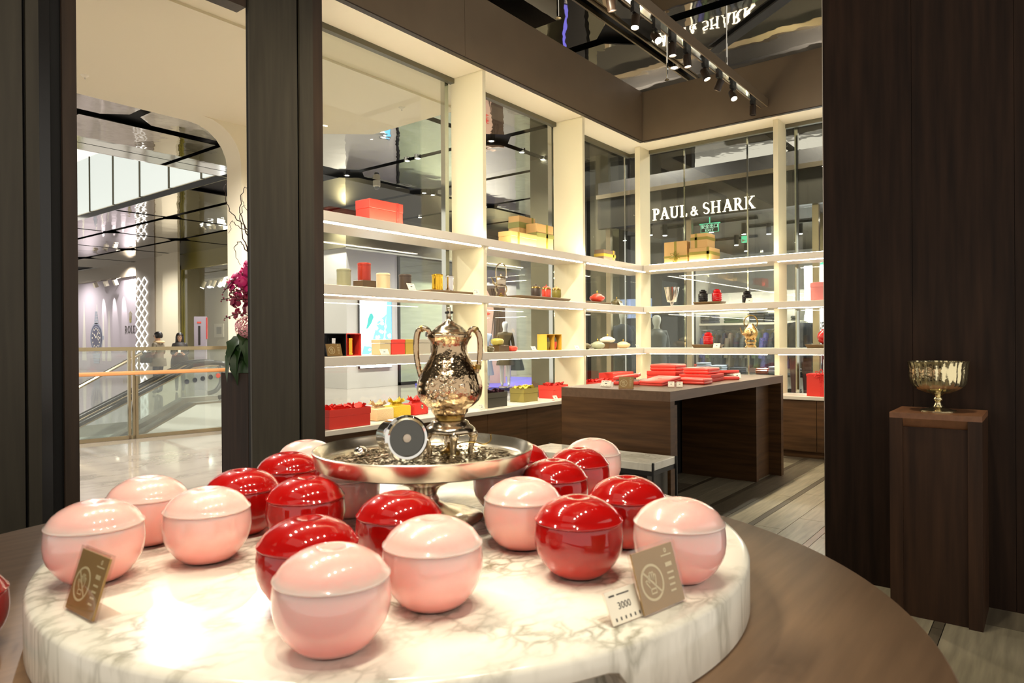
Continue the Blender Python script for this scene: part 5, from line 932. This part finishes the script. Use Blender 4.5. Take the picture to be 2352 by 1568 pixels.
me = body(1.70, 'phone', w=.98); paint(me, lambda c: 0 if c.z > 1.46 or (c.y < -.24 and c.z > 1) else 1, ('skin', 'ink')); obj('body', me, None, t)
face_bits(t, .99, 'long'); obj('coat', lathe([(.25, .72), (.245, .9), (.2, 1.1), (.205, 1.32), (.15, 1.43), (.06, 1.47), (0, 1.47)], 28, cap=False), 'ink', t, ang=60); obj('fingers', join(fingers(1, .07, -.3, 1.13, (0, -.7, .5)), fingers(-1, -.07, -.3, 1.13, (0, -.7, .5))), 'skin', t)
obj('phone', cbox(.07, .01, .14), 'card', t, (0, -.34, 1.15), (-.5, 0, 0))
t = thing('person', 'person in black trousers and dark shoes walking, hidden behind the silver urn', 'person', (14.25, 14.2, 0), R(38))
me = body(1.70, 'down', 'walk'); paint(me, lambda c: 0 if c.z > 1.46 else (1 if c.z > .9 else 2), ('skin', 'cloth2', 'ink')); obj('body', me, None, t); face_bits(t, .99, glasses=False); obj('fingers', join(fingers(1, .222, -.04, .79, (0, -.2, -.9)), fingers(-1, -.222, -.04, .79, (0, -.2, -.9))), 'skin', t)

# ------------------------------------------------------------------ hall behind the long glass wall
bl = struct('wall_block', box(13.35, 16.8, 0, 15.4, 21, 4.29), 'greywall', 'plain grey wall block with the bright light box', ang=0)
obj('band', box(13.30, 16.75, 4.29, 22, 21, 5.4), 'oliv', bl, ang=0); obj('edge_strip', box(13.3, 16.74, 4.24, 22, 16.76, 4.29), 'chrome', bl, ang=0)
t = thing('light_box', 'bright advertising light box with a teal bird among blossoms', 'sign', (14.42, 16.79, 0))
obj('case', box(-.66, -.08, .60, .66, 0, 2.83), 'blackm', t, ang=0); obj('screen', box(-.64, -.085, .62, .64, -.08, 2.81), 'screenw', t, ang=0)
pr = lambda p, d=.088: xf(p, (0, -d, 0), (pi/2, 0, 0))
obj('blue_print', pr(thick(join(q((.34, 1.3), (.64, 1.1), (.64, 2.81), (.46, 2.81)), q((-.2, 1.35), (.3, 1.45), (.42, 2.3), (.05, 2.05)), q((-.6, 1.0), (-.1, .9), (.1, 1.25), (-.5, 1.3))), .002)), 'screenb', t, ang=0)
random.seed(5)
bls = []
for k in range(46):
    x, z = random.uniform(-.3, .58), random.uniform(.95, 2.35); bls.append(([(x+random.uniform(.03, .09)*cos(a*1.05), z+random.uniform(.03, .08)*sin(a*1.05), 0) for a in range(6)], [tuple(range(6))]))
obj('blossom_print', pr(thick(join(*bls), .002), .0905), 'screenw', t, ang=0)
obj('bird_print', pr(thick(q((-.42, 1.82), (-.34, 1.84), (-.2, 2.0), (-.1, 2.2), (-.16, 2.32), (-.26, 2.3), (-.33, 2.15), (-.36, 2.0)), .002), .0925), 'screent', t, ang=0)
obj('branch_print', pr(thick(join(strip([(-.3, 1.9), (.1, 1.98), (.3, 2.1)], .02), strip([(-.1, 1.22), (.3, 1.26), (.55, 1.22)], .035)), .002), .0925), 'screeny', t, ang=0)
struct('wall_store', box(15.42, 17.4, 0, 30, 17.7, 5.4), 'palewall', 'pale back wall of the far fashion store', ang=0)
obj('white_panel', box(19.5, 17.30, 0, 22.4, 17.39, 4.2), 'greywall', bpy.data.objects['wall_store'], ang=0)
w4 = struct('window_4', box(15.42, 16.8, .1, 18.2, 16.82, 4.2), 'pane', 'store glass front right of the grey wall block', ang=0); obj('frame', box(15.42, 16.76, 0, 15.5, 16.86, 4.2), 'blackm', w4, ang=0); obj('frame', box(15.42, 16.76, 0, 18.2, 16.86, .1), 'blackm', w4, ang=0)
solo('store_platform', box(15.6, 10.6, .005, 20.5, 16.2, .07), 'purplef', 'violet display platform in the far fashion store', 'platform')
def mannequin(label, loc, rz, h, top, bottom, skirt=None, arms='down', coat=None, pattern=None):
    t = thing('mannequin', label, 'mannequin', loc, rz, None); k = h/1.72
    me = body(h, arms); paint(me, lambda c: 0 if c.z > 1.47*k or c.z < .09*k else (1 if c.z > .93*k else 2), ('manq', top, bottom)); obj('body', me, None, t)
    obj('head', lathe([(0, -.12), (.05, -.11), (.075, -.05), (.088, .02), (.08, .08), (.045, .115), (0, .12)], 24, cap=False), 'manq', t, (0, -.015, 1.63*k), ang=60)
    if skirt: obj('skirt', lathe([(.26, skirt[1]), (.265, skirt[1]+.02), (.16, 1.02*k), (.15, 1.1*k), (0, 1.1*k)], 32, cap=False, flute=.03, nf=11), skirt[0], t, ang=60)
    if coat: obj('coat', lathe([(.20, coat[1]), (.215, coat[1]+.1), (.185, 1.1*k), (.215, 1.33*k), (.16, 1.43*k), (.07, 1.48*k), (0, 1.48*k)], 28, cap=False), coat[0], t, ang=60)
    obj('stand_plate', cyl(.2, -.03, -.001, 24), 'chrome', t); return t
mannequin('white mannequin in an olive dress and dark green skirt on the violet platform', (15.63, 12.49, .105), R(-50), 1.86, 'oliveck', 'manq', ('oliveck', .62))
solo('skirt_drape', lathe([(.2, .5), (.21, .52), (.1, 1.0), (0, 1.0)], 28, cap=False, flute=.05, nf=9), 'dkgreen', 'dark green pleated skirt on a form beside the olive dressed mannequin', 'skirt', (15.95, 12.3, .07))
mannequin('white mannequin in a pale blue shirt and skirt beside the poster', (15.0, 12.75, .105), R(-50), 1.82, 'paleb', 'manq', ('paleb', .35))
t = thing('portrait_poster', 'tall poster of a face with brown hair behind the mannequins', 'poster', (16.9, 14.2, .0), R(-52))
obj('board', box(-.55, -.02, .08, .55, .02, 3.2), 'portrait', t, ang=0); obj('hair_print', xf(thick(join(q((.15, 1.2), (.55, 1.2), (.55, 3.2), (-.1, 3.2), (.2, 2.6)), *[strip([(.12+.06*k, 3.1), (.2+.06*k, 2.4), (.1+.08*k, 1.5)], .03) for k in range(4)]), .004), (0, -.022, 0), (pi/2, 0, 0)), 'brownhair', t, ang=0)
obj('lips_print', xf(thick(q((-.1, 2.3), (.0, 2.34), (.08, 2.3), (0, 2.25)), .004), (0, -.024, 0), (pi/2, 0, 0)), 'coral', t, ang=0)
for x0, y0, x1, y1, m, lb in ((12.25, 8.55, 12.85, 9.05, 'oliv', 'olive bronze column in the hall behind the middle bay'), (12.8, 7.4, 13.25, 7.85, 'oliv', 'olive bronze column near the store corner'), (12.9, 8.0, 13.1, 8.5, 'darkw', 'dark column behind the olive bronze one')):
    struct('pillar', box(x0, y0, 0, x1, y1, 5.4), m, lb, ang=0)
dk = struct('wall_dark', box(16.2, 7.0, 0, 16.4, 10.6, 5.4), 'darkw', 'dark store front behind the shelf corner', ang=0)
solo('blue_screen', box(0, -.5, 0, .05, .5, .5), 'bluew', 'blue lit screen in the dark store front', 'screen', (16.148, 8.6, 2.0))

# ------------------------------------------------------------------ clothing store behind the end glass wall
sg = struct('wall_store', box(11.86, -2, 3.64, 12.0, 7.1, 4.22), 'signw', 'dark sign board of the clothing store', ang=0)
obj('cornice', box(11.80, -2, 4.22, 12.0, 7.1, 4.30), 'steelw', sg, ang=0); obj('upper_band', box(11.88, -2, 4.30, 12.0, 7.1, 4.55), 'darkw', sg, ang=0)
struct('ceiling_store', box(12.0, -3, 3.78, 19.2, 7.2, 3.9), 'brownceil', 'dark brown ceiling of the clothing store', ang=0)
struct('wall_store', box(19.0, -3, 0, 19.2, 7.0, 3.78), 'greywall', 'light back wall of the clothing store', ang=0); struct('wall_store', box(16.4, 7.0, 0, 19.2, 7.2, 3.78), 'greywall', 'light side wall of the clothing store', ang=0)
for y in (6.9, 5.2, 3.0, 1.6): struct('pillar', box(12.0, y, 0, 12.09, y+.1, 3.64), 'steelw', 'slim steel post of the store front', ang=0)
w5 = struct('window_5', box(12.03, 5.31, .05, 12.04, 6.89, 3.62), 'pane', 'glass front of the clothing store', ang=0); obj('pane', box(12.03, 3.11, .05, 12.04, 5.19, 3.62), 'pane', w5, ang=0)
t = thing('store_sign', 'lit cream serif letters on the dark sign board', 'sign', (11.855, 5.89, 3.675))
ls, wd = word('PAUL & SHARK', .212, .03, .1)
for ch, V, F in ls: obj('letter', xf((V, F), (0, 0, 0), FACE_NX), 'letter', t, ang=0)
t = thing('exit_sign', 'green lit exit sign hanging in the clothing store', 'sign', (12.62, 5.10, 3.47))
obj('plate', box(-.012, -.17, 0, .012, .17, .155), 'darkw', t, ang=0); obj('frame', join(box(-.014, -.172, 0, .014, -.165, .155), box(-.014, .165, 0, .014, .172, .155), box(-.02, -.2, .155, .02, .2, .17), box(-.008, -.008, .17, .008, .008, .31), box(-.014, -.17, 0, .014, .17, .005)), 'exit', t, ang=0)
obj('chinese_lettering', xf(text_prim('安全出口', .085, .004), (-.016, 0, .105), FACE_NX), 'exittext', t, ang=0); obj('lettering', xf(text_prim('EXIT', .06, .004), (-.016, 0, .035), FACE_NX, (1.4, 1, 1)), 'exittext', t, ang=0)
for x, y, z, lb in ((14.9, 5.24, 3.45, 'small green exit box deep in the clothing store'), (13.8, 3.41, 2.75, 'small green lit box at the right of the clothing store')): 
    o = thing('exit_box', lb, 'sign', (x, y, z)); obj('case', box(-.04, -.055, .08, .04, .055, .22), 'exit', o, ang=0); obj('arrow', xf(thick(q((-.04, -.03), (.04, 0), (-.04, .03)), .004), (-.042, 0, .12), FACE_NX), 'card', o, ang=0); obj('mount', box(-.03, -.08, .22, .03, .08, 3.78-z), 'steelw', o, ang=0)
for x, y in [(12.75, 6.4), (13.2, 5.3), (13.9, 4.9), (14.2, 4.5), (14.6, 4.0), (14.9, 3.65), (13.0, 6.2), (13.6, 5.9), (15.4, 5.6), (15.8, 4.4), (13.1, 2.8), (13.6, 3.2), (16.6, 5.8), (14.4, 6.3)]:
    t = thing('store_spotlight', 'black cylinder spotlight under the brown store ceiling', 'ceiling light', (x, y, 3.56), 0, 'cylinder spotlights in the clothing store'); obj('housing', cyl(.05, .0, .22, 16), 'blackm', t); obj('lens', cyl(.042, -.006, -.0005, 16), 'lit', t)
for y0, x, lb in ((4.4, 13.2, 'nearest the store front'), (3.0, 14.2, 'in the middle of the store'), (5.2, 15.6, 'deepest in the store')): solo('ceiling_track', box(0, 0, 0, .06, 2.0, .05), 'blackm', 'black lighting track on the store ceiling, '+lb, 'track', (x, y0, 3.72), 0, 'black tracks in the clothing store')
mannequin('mannequin in a dotted navy knit jacket behind the shelf corner', (12.42, 6.85, .16), R(-65), 1.86, 'patt', 'cloth2', None, 'bent', ('patt', .92))
mannequin('mannequin in a grey quilted coat left of the silver cup', (12.6, 6.2, .16), R(-70), 1.74, 'puff', 'cloth1', None, 'down', ('puff', .75))
mannequin('mannequin in a navy jacket and maroon trousers by the partition', (12.75, 3.5, .16), R(-75), 1.86, 'cloth1', 'cloth4', None, 'down', ('cloth1', .95))
for a, lb in (((12.5, 3.25, .105), 'under the navy jacketed mannequin by the partition'), ((12.35, 5.8, .105), 'under the grey quilted coat mannequin')): solo('display_platform', box(-.35, -.35, -.1, .6, .9, .02), 'greywall', 'pale grey display platform '+lb, 'platform', a, 0, 'platforms behind the store front')
# lit shelf and hanging rails on the back wall
t = thing('wall_rack', 'white lit wall shelf with a clothes rail along the store wall', 'rack', (16.6, 4.2, 0))
obj('shelf', box(0, 0, 2.15, .45, 3.0, 2.25), 'shelflit', t, ang=0); obj('backboard', box(.45, 0, .3, .5, 3.0, 2.6), 'greywall', t, ang=0); obj('lower_shelf', box(0, 0, 1.78, .45, 3.0, 1.83), 'card', t, ang=0); obj('rail', tube([(.1, 0, 1.66), (.1, 3.0, 1.66)], .015, 8), 'chrome', t)
obj('shelf', box(-1.2, 1.2, 2.05, -1.15, 2.8, 2.12), 'card', t, ang=0)
gm_ = {}
def garment(x, y, z, L_, m, label, rz=0, grp='coats and jackets on the store rail'):
    if m not in gm_:
        V, F = rbox(.46, .11, 1.0, .05, 3); V = [(vx*(1 if vz < .78 else 1-.75*(vz-.78)/.22), vy*(1.1 if vz < .5 else 1-.4*max(0, vz-.8)/.2), vz-1) for vx, vy, vz in V]
        sl = [xf(tube([(.2*s, 0, -.16), (.27*s, 0, -.45), (.26*s, .02, -.72)], [.06, .055, .05], 8)) for s in (-1, 1)]; gm_[m] = mesh('garment', join((V, F), *sl), 50)
    t = thing('hanging_coat', label, 'coat', (x, y, z), rz, grp); o = obj('garment', gm_[m], m if not gm_[m].materials else None, t); o.scale = (1, 1, L_)
    obj('hanger', tube([(0, 0, -.02), (0, 0, .03), (.02, 0, .05), (0, 0, .068)], .006, 5), 'chrome', t)
cols = [('cloth1', 'navy'), ('cloth2', 'charcoal'), ('cloth6', 'green'), ('cloth5', 'blue plaid'), ('cloth2', 'charcoal'), ('cloth1', 'navy'), ('cloth5', 'blue plaid'), ('cloth6', 'green'), ('cloth2', 'charcoal'), ('puff', 'grey'), ('cloth1', 'navy'), ('cloth3', 'khaki')]
for k in range(16): m, nm_ = cols[k % 12]; garment(16.7, 4.35+.17*k, 1.59, .85, m, nm_+' coat on the lit store rail, '+nm[15-k]+' from the left', .15*random.uniform(-1, 1))
for k, (y, m, lb) in enumerate(((4.6, 'cloth2', 'black folded pile on the lit shelf'), (5.2, 'cloth1', 'navy folded pile on the lit shelf'), (5.6, 'cloth2', 'charcoal cap on the lit shelf'), (6.2, 'cloth6', 'olive bag on the lit shelf'), (6.8, 'cloth1', 'dark backpack on the lit shelf'))): solo('folded_clothes' if k < 2 else 'soft_bag', join(*[rbox(.32, .4, .07, .03, 2, .0, 0, .072*j) for j in range(2+k % 3)]), m, lb, 'clothes', (16.82, y, 1.831))
t = thing('clothes_rack', 'free standing rail of maroon and red coats by the partition', 'rack', (14.6, 3.0, 0)); obj('frame', join(tube([(0, -.6, .02), (0, -.6, 1.75), (0, .6, 1.75), (0, .6, .02)], .018, 8)), 'chrome', t)
for k in range(7): garment(14.6, 2.5+.16*k, 1.68, .9, 'cloth4', 'maroon coat on the free standing rail, '+nm[6-k]+' from the left', 0, 'maroon coats on the free standing rail')
def table(x, y, label):
    t = thing('display_table', label, 'table', (x, y, 0)); obj('top', box(-.4, -.55, .72, .4, .55, .76), 'black', t, ang=0)
    for sx in (-.37, .37):
        for sy in (-.52, .52): obj('leg', box(sx-.015, sy-.015, 0, sx+.015, sy+.015, .72), 'chrome', t, ang=0)
    obj('lower_shelf', box(-.38, -.53, .3, .38, .53, .33), 'black', t, ang=0)
    for j, (dx, dy, m, zz) in enumerate(((0, -.3, 'cloth1', .761), (0, .1, 'paleb', .761), (.0, .35, 'coral', .761), (0, -.2, 'cloth2', .331), (0, .25, 'card', .331))):
        solo('folded_shirts', join(*[rbox(.3, .24, .035, .012, 1, .01*(-1)**i, 0, .036*i) for i in range(3+j % 2)]), m, ('navy', 'pale blue', 'coral', 'charcoal', 'white')[j]+' folded shirts '+('on the top of' if j < 3 else 'on the lower shelf of')+' the '+label.replace(' with folded shirts', ''), 'clothes', (x+dx, y+dy, zz), 0, 'folded piles on the black store tables')
table(13.8, 5.3, 'black display table with folded shirts near the store front'); table(13.7, 4.1, 'black display table with folded shirts behind the gilt kettle'); table(15.2, 6.2, 'black display table with folded shirts below the wall rack')
t = thing('ship_picture', 'bright cream backlit picture with ship rigging by the partition', 'picture', (15.6, 3.2, 0)); obj('panel', box(0, -1.0, 1.3, .06, 1.0, 3.0), 'screenw', t, ang=0); obj('leg', box(.0, -.9, 0, .06, -.84, 1.3), 'blackm', t, ang=0); obj('leg', box(.0, .84, 0, .06, .9, 1.3), 'blackm', t, ang=0)
obj('rigging', join(*[tube([(-.02, a, 1.5), (-.02, b, 2.95)], .02, 5) for a, b in ((-.6, -.1), (-.1, -.3), (.2, .0), (.6, .1), (.8, -.5))], tube([(-.02, -.9, 1.9), (-.02, .9, 1.75)], .02, 5)), 'ink', t)
